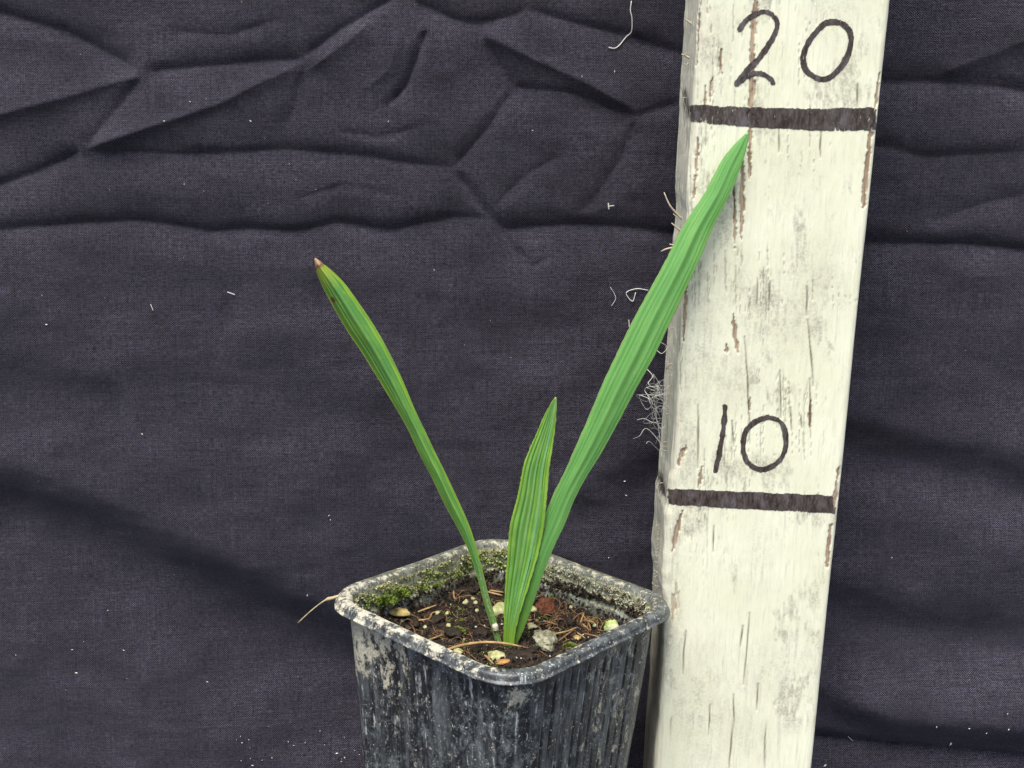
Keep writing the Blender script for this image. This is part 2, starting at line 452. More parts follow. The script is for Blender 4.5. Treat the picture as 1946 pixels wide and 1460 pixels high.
    side = np.broadcast_to(side[None, :], px.shape).copy()
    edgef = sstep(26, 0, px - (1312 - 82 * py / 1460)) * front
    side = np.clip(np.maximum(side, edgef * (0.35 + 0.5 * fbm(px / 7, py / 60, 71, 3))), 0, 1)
    # relief: peeled areas lie lower, cracks are cut in, the paint is brushed and blistered
    H = 0.00006 * fbm(ac * 900, zz * 50, 73, 4) + 0.00002 * fbm(ac * 1500, zz * 400, 79, 3)
    H -= 0.00034 * bare + 0.00040 * crack
    H += -0.00030 * side * (0.5 + fbm(ac * 800, zz * 40, 83, 4))
    # splintered left corner
    rag = fbm(zs * 70, zs * 0 + 3.3, 87, 4)[:, None] * 0.00026 + fbm(V[..., 1] * 260, zz * 300, 89, 3) * 0.00012
    chip = np.zeros(nz)
    for y0, y1, a in [(905, 965, .0004), (968, 1100, .0010), (1100, 1130, .0006), (395, 470, -.0003), (1220, 1400, -.0004)]:
        chip += a * sstep(y0 - 12, y0 + 12, row) * sstep(y1 + 12, y1 - 12, row)
    cm = np.where((kinds == 'L'), 1.0, np.where(kinds == 'CL', np.cos(kv), 0))[None, :]
    H = H + cm * (rag + chip[:, None])
    V = V + NN * H[..., None]
    me_v = np.concatenate([V.reshape(-1, 3)])
    Fc = grid_faces(nz, nc)
    # ---- material
    N = NT('peeling_cream_paint', 0.55, 0.35)
    v = N.coord('Object', (1, 1, 0.09)); v1 = N.coord('Object')
    grain = N.noise(v, 1600, 4, 0.6); spk = N.noise(v1, 1500, 4, 0.7); cloud = N.noise(v1, 60, 4, 0.6)
    paint = N.mix(N.ramp(cloud, 0.3, 0.7), (0.74, 0.74, 0.545), (0.82, 0.82, 0.635))
    paint = N.mix(N.math('MULTIPLY', N.ramp(grain, 0.50, 0.72), 0.30), paint, (0.52, 0.50, 0.42))
    paint = N.mix(N.math('MULTIPLY', N.math('MULTIPLY', N.attr('dirt'), N.ramp(N.noise(v1, 240, 4, 0.65), 0.3, 0.65)), 0.55), paint, (0.44, 0.42, 0.34))
    streak = N.ramp(N.noise(N.coord('Object', (1, 1, 0.025)), 900, 3, 0.6), 0.56, 0.72)
    paint = N.mix(N.math('MULTIPLY', N.math('MULTIPLY', streak, N.ramp(cloud, 0.40, 0.62)), 0.45), paint, (0.46, 0.43, 0.35))
    dirtf = N.math('MULTIPLY', N.attr('dirt'), N.ramp(spk, 0.34, 0.62))
    paint = N.mix(N.math('MULTIPLY', dirtf, 0.58), paint, (0.27, 0.25, 0.18))
    paint = N.mix(N.math('MULTIPLY', N.ramp(spk, 0.70, 0.76), 0.6), paint, (0.20, 0.19, 0.15))
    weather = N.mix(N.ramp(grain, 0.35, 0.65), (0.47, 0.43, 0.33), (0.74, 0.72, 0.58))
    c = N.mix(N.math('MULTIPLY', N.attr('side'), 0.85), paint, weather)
    wood = N.mix(N.ramp(grain, 0.3, 0.7), (0.25, 0.17, 0.11), (0.46, 0.36, 0.26))
    c = N.mix(N.attr('bare'), c, wood)
    c = N.mix(N.math('MULTIPLY', N.attr('crack'), 0.85), c, (0.10, 0.085, 0.06))
    N.color(c)
    N.rough(N.math('ADD', 0.42, N.math('MULTIPLY', N.attr('side'), 0.4)))
    N.bump(N.math('ADD', N.math('MULTIPLY', grain, 0.85), N.math('MULTIPLY', spk, 0.15)), 0.00016, 0.8)
    att = dict(bare=bare, crack=crack, dirt=dirt, side=side)
    body = mesh_obj('timber', me_v, Fc, N.m, attrs=att)
    # close top, bottom and back with their own faces
    bm = bmesh.new(); bm.from_mesh(body.data); bm.verts.ensure_lookup_table()
    top = [bm.verts[(nz - 1) * nc + j] for j in range(nc)]; bot = [bm.verts[j] for j in range(nc)]
    bm.faces.new(top[::-1] if False else top); bm.faces.new(bot[::-1])
    bm.faces.new([bm.verts[i * nc] for i in range(nz)] + [bm.verts[i * nc + nc - 1] for i in range(nz - 1, -1, -1)])
    bmesh.ops.recalc_face_normals(bm, faces=bm.faces)
    bm.to_mesh(body.data); bm.free()
    body.data.polygons.foreach_set('use_smooth', np.array([len(p.vertices) == 4 for p in body.data.polygons]))
    adopt(body, root)
    # ---- marker ink: faces of the front that the pen covered, a film just above the paint
    I = NT('black_marker_ink', 0.38, 0.5)
    iv = I.coord('Object', (1, 1, 0.25)); inz = I.noise(iv, 1500, 4, 0.7); sp = I.noise(I.coord('Object'), 2600, 3, 0.6)
    ic = I.mix(I.ramp(inz, 0.35, 0.7), (0.026, 0.018, 0.015), (0.10, 0.080, 0.070))
    ic = I.mix(I.math('MULTIPLY', I.ramp(sp, 0.66, 0.74), 0.8), ic, (0.45, 0.43, 0.40))
    ic = I.mix(I.math('MULTIPLY', I.ramp(I.noise(I.coord('Object', (1, 1, 0.5)), 260, 4, 0.7), 0.45, 0.72), 0.65), ic, (0.16, 0.14, 0.15))
    I.color(ic)
    tr = I.n('BsdfTransparent'); ms = I.n('MixShader'); out = I.t.nodes['Material Output']
    cov = I.ramp(I.math('ADD', I.attr('ink'), I.math('MULTIPLY', I.math('SUBTRACT', inz, 0.5), 1.5)), 0.16, 0.60)
    I.t.links.new(cov, ms.inputs[0]); I.t.links.new(tr.outputs[0], ms.inputs[1]); I.t.links.new(I.b.outputs[0], ms.inputs[2]); I.t.links.new(ms.outputs[0], out.inputs[0])
    def ink(name, mask, label=None):
        m = mask.reshape(-1) > 0.06
        f = Fc[m[Fc].any(1)]
        used, inv = np.unique(f.ravel(), return_inverse=True)
        o = mesh_obj(name, (V + NN * 0.00006).reshape(-1, 3)[used], inv.reshape(-1, 4), I.m, attrs=dict(ink=mask.reshape(-1)[used]))
        adopt(o, root)
        if label: o['label'] = label
    q4 = lambda L: [(x / 2.92 + 1150, y / 2.92) for x, y in L]
    q5 = lambda L: [(x / 2.92 + 1150, y / 2.92 + 480) for x, y in L]
    def stroke(pts, wd, seed):
        P = smooth_path(np.array(pts), 40)
        d, sg, t = poly_dist(px + 1.0 * fbm(px / 6, py / 8, seed, 3), py + 1.0 * fbm(px / 6, py / 8, seed + 9, 3), P, 30)
        wd = wd * (1 + 0.25 * fbm(t * 12, t * 0 + 2, seed + 3, 3))
        return (1 - sstep(wd * 0.5 - 1.6, wd * 0.5 + 1.2, d)) * np.clip(0.86 + 0.45 * fbm(px / 4, py / 18, seed + 6, 4), 0.3, 1)
    two = np.maximum(stroke(q4([(748, 162), (775, 120), (820, 88), (880, 66), (930, 85), (953, 130), (940, 190), (900, 260), (850, 330), (800, 380), (755, 435), (732, 465)]), 10.8, 101),
                     stroke(q4([(738, 462), (790, 425), (830, 410), (880, 415), (920, 440), (932, 462)]), 9.8, 103))
    ink('digit', two, 'hand drawn figure 2')
    ink('digit', stroke(q4([(1225, 125), (1160, 190), (1110, 270), (1098, 335), (1115, 392), (1165, 430), (1220, 440), (1280, 405), (1330, 340), (1360, 260), (1362, 190), (1330, 142), (1280, 122), (1225, 128)]), 11.2, 105), 'hand drawn figure 0 of the 20')
    ink('digit', stroke(q5([(664, 855), (660, 930), (645, 1050), (622, 1165), (612, 1212)]), 9.8, 107), 'hand drawn figure 1')
    ink('digit', stroke(q5([(900, 915), (840, 935), (785, 985), (766, 1050), (770, 1120), (800, 1175), (860, 1205), (930, 1185), (985, 1130), (1003, 1050), (995, 980), (960, 930), (900, 917)]), 9.8, 109), 'hand drawn figure 0 of the 10')
    def band(top, bot, x0, x1, seed, smear):
        wob = 2.0 * fbm(px / 14, py * 0 + seed, seed, 4); wob2 = 2.0 * fbm(px / 14, py * 0 + seed + 4.4, seed + 5, 4)
        ty = np.interp(px, [p[0] for p in top], [p[1] for p in top]) + wob; by = np.interp(px, [p[0] for p in bot], [p[1] for p in bot]) + wob2
        m = sstep(-1.5, 1.5, py - ty) * sstep(-1.5, 1.5, by - py)
        ex = 3 * fbm(px / 10, py / 5, seed + 7, 3)
        m = m * sstep(x0 - 3, x0 + 8, px + ex) * sstep(x1 + 2, x1 - 2, px + ex)
        m = m * (0.70 + 0.32 * fbm(px / 24, py / 12, seed + 12, 3) + 0.35 * fbm(px / 3, py / 25, seed + 2, 3) + 0.12 * sstep(x0, x0 + 120, px))
        m = np.maximum(m, smear)
        return np.clip(m, 0, 1) * (1 - 0.75 * (bare > 0.6) * (px > x1 - 25))
    sm1 = 0.38 * np.exp(-((px - (1299 + (py - 160) * 0.13)) / 7) ** 2) * sstep(158, 175, py) * sstep(236, 220, py)
    sm2 = 0.42 * np.exp(-((px - (1254 + (py - 890) * 0.2)) / 7) ** 2) * sstep(885, 900, py) * sstep(955, 935, py)
    ink('mark_line', band([(1300, 199), (1425, 204), (1540, 207), (1680, 205)], [(1300, 231), (1425, 242), (1600, 250), (1680, 246)], 1308, 1665, 121, sm1), 'thick black line under the 20')
    ink('mark_line', band([(1260, 928), (1503, 939), (1600, 943)], [(1260, 958), (1424, 968), (1600, 977)], 1270, 1588, 131, sm2), 'thick black line under the 10')
    return root, zs, xl, yf
POST, PZ, PXL, PYF = post()

# ================================================================== PLASTIC POT
CXP, ZR = -0.0024, 0.0738          # pot centre, rim height
RC, AH = 0.0125, 0.0355            # corner radius and half side at the outer edge of the lip
YAW = math.radians(45 + 2.5)
TX = math.tan(math.radians(2.4))   # the soft pot sags a little to one side
def ring_pts(off, nper):
    """rounded square, inset by off; returns local xy, outward normal, arc length along a common parameter"""
    a, r = AH - off, max(RC - 0.55 * off, 0.002)
    st = a - r
    k = np.arange(nper) / nper * 4
    side = np.floor(k).astype(int); f = k - side
    fr = 0.62                                                     # share of each quarter that is straight
    xy = np.zeros((nper, 2)); nn = np.zeros((nper, 2))
    s = f < fr
    t = np.where(s, f / fr, 0)
    ang = np.where(s, 0, (f - fr) / (1 - fr) * math.pi / 2)
    lx = np.where(s, a, st + r * np.cos(ang)); ly = np.where(s, -st + 2 * st * t, st + r * np.sin(ang))
    nx = np.where(s, 1, np.cos(ang)); ny = np.where(s, 0, np.sin(ang))
    c = np.cos(side * math.pi / 2); q = np.sin(side * math.pi / 2)
    xy[:, 0] = lx * c - ly * q; xy[:, 1] = lx * q + ly * c
    nn[:, 0] = nx * c - ny * q; nn[:, 1] = nx * q + ny * c
    return xy, nn, np.where(s, t, -1.0)
def deform(P):
    P = np.asarray(P, float).copy()
    x, y, z = P[..., 0].copy(), P[..., 1].copy(), P[..., 2].copy()
    c, s = math.cos(YAW), math.sin(YAW)
    X = x * c - y * s; Y = x * s + y * c
    k = np.clip((z - ZF) / (ZR - ZF), 0, 1.1)
    P[..., 0] = CXP + X + TX * (z - ZR) ; P[..., 1] = Y; P[..., 2] = z - TX * X * k
    return P
def loft(profile, nper, disp=None):
    rows = []
    for off, z in profile:
        xy, nn, t = ring_pts(off, nper)
        if disp is not None:
            xy = xy + nn * disp(t, z, xy)[:, None]
        rows.append(np.column_stack([xy, np.full(nper, z)]))
    return np.array(rows)

def pot_material():
    N = NT('scuffed_black_plastic', 0.42, 0.5)
    v = N.coord('Object'); vz = N.coord('Object', (1, 1, 0.22)); vzz = N.coord('Object', (1, 1, 0.10))
    fine = N.noise(v, 1500, 5, 0.7); mid = N.noise(N.coord('Object', (1, 1, 0.75)), 380, 8, 0.78, 0.3); big = N.noise(v, 75, 4, 0.6); runs = N.noise(vzz, 700, 4, 0.65)
    base = N.mix(N.ramp(fine, 0.35, 0.65), (0.008, 0.009, 0.011), (0.026, 0.029, 0.032))
    haze = N.math('MULTIPLY', N.ramp(mid, 0.46, 0.66), N.ramp(big, 0.30, 0.60))
    haze = N.math('MAXIMUM', haze, N.math('MULTIPLY', N.attr('dust'), N.ramp(mid, 0.34, 0.62)))
    c = N.mix(N.math('MULTIPLY', haze, 0.70), base, (0.22, 0.245, 0.25))
    soft = N.ramp(N.noise(N.coord('Object', (1, 1, 0.06)), 420, 3, 0.6), 0.45, 0.70)
    c = N.mix(N.math('MULTIPLY', soft, 0.45), c, (0.16, 0.175, 0.18))
    scr = N.math('MULTIPLY', N.ramp(runs, 0.605, 0.645), N.ramp(mid, 0.44, 0.58))
    c = N.mix(N.math('MULTIPLY', scr, 0.8), c, (0.46, 0.49, 0.48))
    spl = N.ramp(N.math('ADD', N.noise(N.coord('Object', (1, 1, 0.6)), 330, 8, 0.78, 0.25), N.math('MULTIPLY', N.attr('lime'), 0.185)), 0.60, 0.665)
    c = N.mix(N.math('MULTIPLY', spl, 0.9), c, N.mix(N.ramp(fine, 0.3, 0.7), (0.34, 0.31, 0.23), (0.64, 0.61, 0.48)))
    dots = N.ramp(N.noise(v, 1500, 3, 0.65), 0.65, 0.68)
    c = N.mix(N.math('MULTIPLY', dots, 0.9), c, (0.66, 0.66, 0.60))
    c = N.mix(N.math('MULTIPLY', N.attr('crust'), N.ramp(fine, 0.34, 0.6)), c, (0.33, 0.33, 0.20))
    N.color(c)
    N.rough(N.math('ADD', 0.34, N.math('MULTIPLY', N.math('MAXIMUM', spl, haze), 0.3)))
    N.bump(N.math('ADD', N.math('MULTIPLY', fine, 0.5), spl), 0.00012, 0.7)
    return N.m
PM = pot_material()
POT = empty('plant_pot', (CXP - TX * ZR, 0, ZF + 0.0012))
tag(POT, 'scuffed black square plastic plant pot holding a seedling', 'pot')
def lime_field(P):
    X, Z = P[..., 0] - CXP, P[..., 2]
    l = 1.0 * sstep(-0.012, -0.038, X) * sstep(ZR - 0.034, ZR - 0.004, Z)         # splashes on the left
    l = np.maximum(l, 1.05 * np.exp(-((X - 0.004) / 0.0040) ** 2 - ((Z - ZR + 0.0085) / 0.0035) ** 2))
    l = np.maximum(l, 0.35 * sstep(0.012, 0.03, X))
    return l
def build_pot():
    npr = 880
    ngro = 13
    def grooves(t, z, xy):
        d = np.zeros(len(t)); m = t >= 0
        g = t * ngro; c = np.abs(g - np.round(g))
        d = np.where(m & (np.round(g) > 0) & (np.round(g) < ngro), -0.00085 * np.exp(-(c / 0.075) ** 2) + 0.00005 * np.exp(-((c - 0.16) / 0.06) ** 2), 0)
        return d * sstep(ZR - 0.0068, ZR - 0.011, z) + 0.00015 * vnoise(xy[:, 0] * 120, xy[:, 1] * 120 + z * 80, 5)
    zz = np.concatenate([np.linspace(ZR - 0.0031, ZR - 0.012, 12), np.linspace(ZR - 0.0135, ZF + 0.004, 40), [ZF + 0.0024, ZF + 0.0016]])
    prof = [(0.0036 + (ZR - 0.0031 - z) * 0.078 + (0.0008 if z < ZF + 0.003 else 0) + (0.001 if z < ZF + 0.002 else 0), z) for z in zz]
    R = loft(prof, npr, grooves)
    nr = len(prof)
    ba = loft([(0.022, ZF + 0.0014), (0.0345, ZF + 0.0014)], npr)
    R = np.concatenate([R, ba])
    P = deform(R)
    o = mesh_obj('body', P.reshape(-1, 3), grid_faces(len(R), npr, True), PM, attrs=dict(lime=lime_field(P).ravel(), crust=np.zeros(P.shape[:2]).ravel()))
    adopt(o, POT)
    # lip: inner wall, ledge, rolled top, outer drop
    prof = [(0.0072, -0.030), (0.0064, -0.018), (0.0060, -0.0105), (0.0057, -0.0085), (0.0050, -0.0076), (0.0047, -0.0066), (0.0045, -0.0036), (0.0043, -0.0018), (0.0040, -0.0008), (0.0036, -0.0003), (0.0031, 0.0), (0.0024, 0.0001),
            (0.0013, -0.0001), (0.0009, -0.0003), (0.0006, -0.0007), (0.0005, -0.0013), (0.0004, -0.0019), (0.0, -0.0022), (-0.0001, -0.0025), (0.0003, -0.0028), (0.0012, -0.0029), (0.0030, -0.0030), (0.0040, -0.0034)]
    dl = []
    for a, b in zip(prof[:-1], prof[1:]):
        dl += [a, ((a[0] + b[0]) / 2, (a[1] + b[1]) / 2)]
    dl.append(prof[-1])
    def dent(t, z, xy):
        return 0.00032 * vnoise(xy[:, 0] * 60 + 4, xy[:, 1] * 60, 8) + 0.00010 * vnoise(xy[:, 0] * 400, xy[:, 1] * 400 + z * 500, 9)
    R = loft([(a, ZR + b) for a, b in dl], npr, dent)
    P = deform(R)
    X, Y = P[..., 0] - CXP, P[..., 1]
    off = np.array([a for a, _ in dl])[:, None]
    inner = off > 0.0042
    lime = np.where(inner, 0.15, 0.30 + 0.50 * sstep(0.004, -0.02, X) * sstep(0.012, -0.004, Y) + 0.35 * np.exp(-((off - 0.0034) / 0.0007) ** 2)) * np.ones_like(X)
    lime = np.where((off < 0.0007) & (Y < 0), lime * 0.75, lime)
    crust = np.where(inner & (off < 0.0056), 0.8, 0.12) * sstep(-0.012, 0.004, Y) + 0.25 * sstep(0.0, 0.02, Y) + 0 * X
    o = mesh_obj('rim', P.reshape(-1, 3), grid_faces(len(R), npr, True)[:, ::-1], PM, attrs=dict(lime=lime.ravel(), crust=crust.ravel(), dust=np.broadcast_to(np.where(off < 0.0042, 0.34, 0.1), X.shape).ravel()))
    adopt(o, POT)
build_pot()

# ================================================================== SOIL
ZS = ZR - 0.0115
def soil_h(lx, ly):
    """soil height in the pot's own frame"""
    r = np.maximum(np.abs(lx), np.abs(ly)) / 0.031
    h = 0.0016 * fbm(lx * 90, ly * 90, 201, 3) + 0.0010 * fbm(lx * 260, ly * 260, 205, 3) + 0.0006 * fbm(lx * 700, ly * 700, 209, 3)
    return ZS + h - 0.0010 + 0.0016 * sstep(0.75, 1.0, r)
def into_opening(lx, ly, st=0.0203, rc=0.0090):
    """pull points in the square's corners back inside the rounded opening"""
    ax, ay = np.abs(lx) - st, np.abs(ly) - st
    k = np.where((ax > 0) & (ay > 0), np.minimum(1, rc / np.maximum(np.hypot(ax, ay), 1e-9)), 1.0)
    f = lambda l, a: np.where((ax > 0) & (ay > 0), np.sign(l) * (st + a * k), l)
    return f(lx, ax), f(ly, ay)
def local_of(wx, wy):
    c, s = math.cos(YAW), math.sin(YAW)
    X = wx - CXP; return X * c + wy * s, -X * s + wy * c
def soil_at(px, py, lift=0.0):
    z = ZS
    for _ in range(6):
        p = at_z(px, py, z)
        lx, ly = local_of(p[0], p[1])
        z = float(soil_h(np.array(lx), np.array(ly))) - TX * (p[0] - CXP) + lift
    return at_z(px, py, z)
def build_soil():
    n = 230; g = np.linspace(-1, 1, n)
    GX, GY = np.meshgrid(g, g)
    a = 0.0307
    # square grid squeezed into the rounded opening
    lx, ly = into_opening(GX * a, GY * a, rc=0.0098)
    h = soil_h(lx, ly)
    P = deform(np.stack([lx, ly, h], -1))
    N = NT('dark_potting_compost', 0.75, 0.35)
    v = N.coord('Object'); f = N.noise(v, 900, 6, 0.75); m = N.noise(v, 130, 4, 0.6); s = N.noise(v, 2600, 2, 0.5)
    c = N.mix(N.ramp(f, 0.35, 0.62), (0.003, 0.0025, 0.0022), (0.027, 0.019, 0.012))
    c = N.mix(N.math('MULTIPLY', N.ramp(m, 0.50, 0.66), 0.6), c, (0.050, 0.033, 0.019))
    c = N.mix(N.math('MULTIPLY', N.ramp(N.noise(v, 210, 4, 0.6), 0.60, 0.68), 0.7), c, (0.055, 0.085, 0.018))
    c = N.mix(N.math('MULTIPLY', N.ramp(s, 0.70, 0.76), 0.8), c, (0.35, 0.33, 0.28))
    N.color(c); N.rough(N.math('SUBTRACT', 0.85, N.math('MULTIPLY', N.ramp(m, 0.55, 0.35), 0.4)))
    N.bump(f, 0.0009, 0.9)
    o = mesh_obj('potting_soil', P.reshape(-1, 3), grid_faces(n, n), N.m)
    tag(o, 'dark moist potting compost filling the square pot', 'soil', kind='stuff')
build_soil()

def lump_mesh(rad, seed, squash=(1, 1, 0.6), rough=0.35, sub=3):
    bm = bmesh.new(); bmesh.ops.create_icosphere(bm, subdivisions=sub, radius=1)
    V = np.array([v.co[:] for v in bm.verts]); Fc = [tuple(x.index for x in f.verts) for f in bm.faces]; bm.free()
    k = 1 + rough * fbm(V[:, 0] * 1.3 + V[:, 2] * 0.9 + seed * 3.1, V[:, 1] * 1.3 - V[:, 2] * 0.7 + seed * 1.7, 300 + seed, 3) + rough * 0.45 * fbm(V[:, 0] * 4 + V[:, 2] * 3, V[:, 1] * 4 - V[:, 2] * 2.2, 320 + seed, 3)
    return V * k[:, None] * np.array(squash) * rad, Fc

# grains: compost crumbs and white grit, too many to count
def scatter_grains():
    tet = np.array([(1, 0, -.5), (-.5, .87, -.5), (-.5, -.87, -.5), (0, 0, 1), (.6, .6, .5), (-.7, .2, .4)])
    tf = [(0, 2, 1), (0, 1, 4), (1, 5, 3), (1, 3, 4), (2, 5, 1), (2, 3, 5), (0, 4, 3), (0, 3, 2)]
    def cloud(name, n, rmin, rmax, mat, label, cat, where):
        V = []; Fc = []
        while len(V) < n * 6:
            q = where()
            if q is None: continue
            r = rmin + (rmax - rmin) * rng.random() ** 2.2
            A = rng.normal(size=(3, 3)); Q, _ = np.linalg.qr(A)
            W = (tet * (0.7 + 0.6 * rng.random((6, 1)))) @ Q * r + q
            b = len(V); V.extend(W); Fc.extend([tuple(b + i for i in f) for f in tf])
        o = mesh_obj(name, np.array(V), Fc, mat, smooth=False)
        tag(o, label, cat, kind='stuff'); return o
    def on_soil():
        lx, ly = into_opening(*((rng.random(2) * 2 - 1) * 0.0293))
        lx, ly = float(lx), float(ly)
        return deform(np.array([lx, ly, float(soil_h(np.array(lx), np.array(ly))) + 0.0001]))
    N = NT('compost_crumbs', 0.85, 0.3)
    oi = N.noise(N.coord('Object'), 700, 3, 0.7)
    N.color(N.mix(N.ramp(oi, 0.38, 0.64), (0.0045, 0.0036, 0.003), (0.048, 0.030, 0.018)))
    cloud('soil_crumbs', 7000, 0.00012, 0.0009, N.m, 'loose dark crumbs scattered over the compost', 'crumbs', on_soil)
    cloud('white_grit', 420, 0.00010, 0.00040, simple('white_grit', (0.66, 0.64, 0.56), 0.35, 900), 'tiny white grit specks on the dark compost', 'grit', on_soil)
    def mossy():
        lx, ly = (float(q) for q in into_opening(*((rng.random(2) * 2 - 1) * 0.0290)))
        if vnoise(np.array(lx * 230), np.array(ly * 230), 91) < 0.50: return None
        return deform(np.array([lx, ly, float(soil_h(np.array(lx), np.array(ly))) + 0.0003]))
    cloud('soil_moss', 900, 0.00012, 0.00036, simple('fine_soil_moss', (0.20, 0.27, 0.05), 0.6, 900, 0.9, 0.0001, (0.06, 0.09, 0.015)), 'fine green moss flecks growing over the compost', 'moss', mossy)
    # moss and lime crust lining the upper inside of the pot walls
    xy, nn, t = ring_pts(0.0050, 2000)
    def on_wall(lo, hi, pw, inset, xr, yr):
        def f():
            k = rng.integers(2000)
            z = ZR - lo - (hi - lo) * rng.random() ** pw
            p = deform(np.array([*(xy[k] - nn[k] * (inset + 0.0009 * rng.random() + 0.09 * max(0, ZR - 0.0076 - z))), z]))
            if not (xr[0] < p[0] - CXP < xr[1] and p[1] > yr): return None
            if vnoise(np.array(k / 23.0), np.array(z * 900), 77) < -0.15 + 0.5 * rng.random() - 0.2: return None
            return p
        return f
    def crust_mat(nm, a, b, c_):
        N = NT(nm, 0.9, 0.2); g = N.noise(N.coord('Object'), 480, 4, 0.7); g2 = N.noise(N.coord('Object'), 1500, 2, 0.6)
        N.color(N.mix(N.ramp(g2, 0.52, 0.66), N.mix(N.ramp(g, 0.40, 0.60), a, b), c_)); return N.m
    cloud('moss_crust', 6000, 0.00012, 0.00050, crust_mat('olive_crust', (0.035, 0.040, 0.014), (0.30, 0.29, 0.12), (0.60, 0.58, 0.38)), 'olive and cream moss crust lining the left inner wall of the pot', 'moss', on_wall(0.0014, 0.0090, 0.9, -0.0006, (-0.05, 0.004), -0.012))
    cloud('lime_crust', 2600, 0.00012, 0.00048, crust_mat('pale_crust', (0.10, 0.08, 0.045), (0.36, 0.36, 0.24), (0.60, 0.60, 0.48)), 'pale lime crust lining the right inner wall of the pot', 'moss', on_wall(0.0014, 0.0060, 0.9, -0.0006, (0.008, 0.046), 0.0))
    cloud('green_algae', 1500, 0.00012, 0.00045, crust_mat('green_crust', (0.07, 0.12, 0.018), (0.20, 0.30, 0.04), (0.42, 0.47, 0.16)), 'bright green algae on the back corner of the inner pot wall', 'moss', on_wall(0.0020, 0.0095, 0.8, -0.0004, (-0.040, 0.014), 0.004))
    cloud('wall_dirt', 2200, 0.00015, 0.0006, N.m, 'brown soil caked on the right inner wall of the pot', 'soil', on_wall(0.0045, 0.0110, 0.7, 0.0, (0.006, 0.046), -0.012))
    cloud('wall_dirt', 1500, 0.00015, 0.0006, N.m, 'dark soil splashed low on the left inner wall of the pot', 'soil', on_wall(0.0070, 0.0115, 0.8, 0.0004, (-0.046, 0.006), -0.012))
scatter_grains()

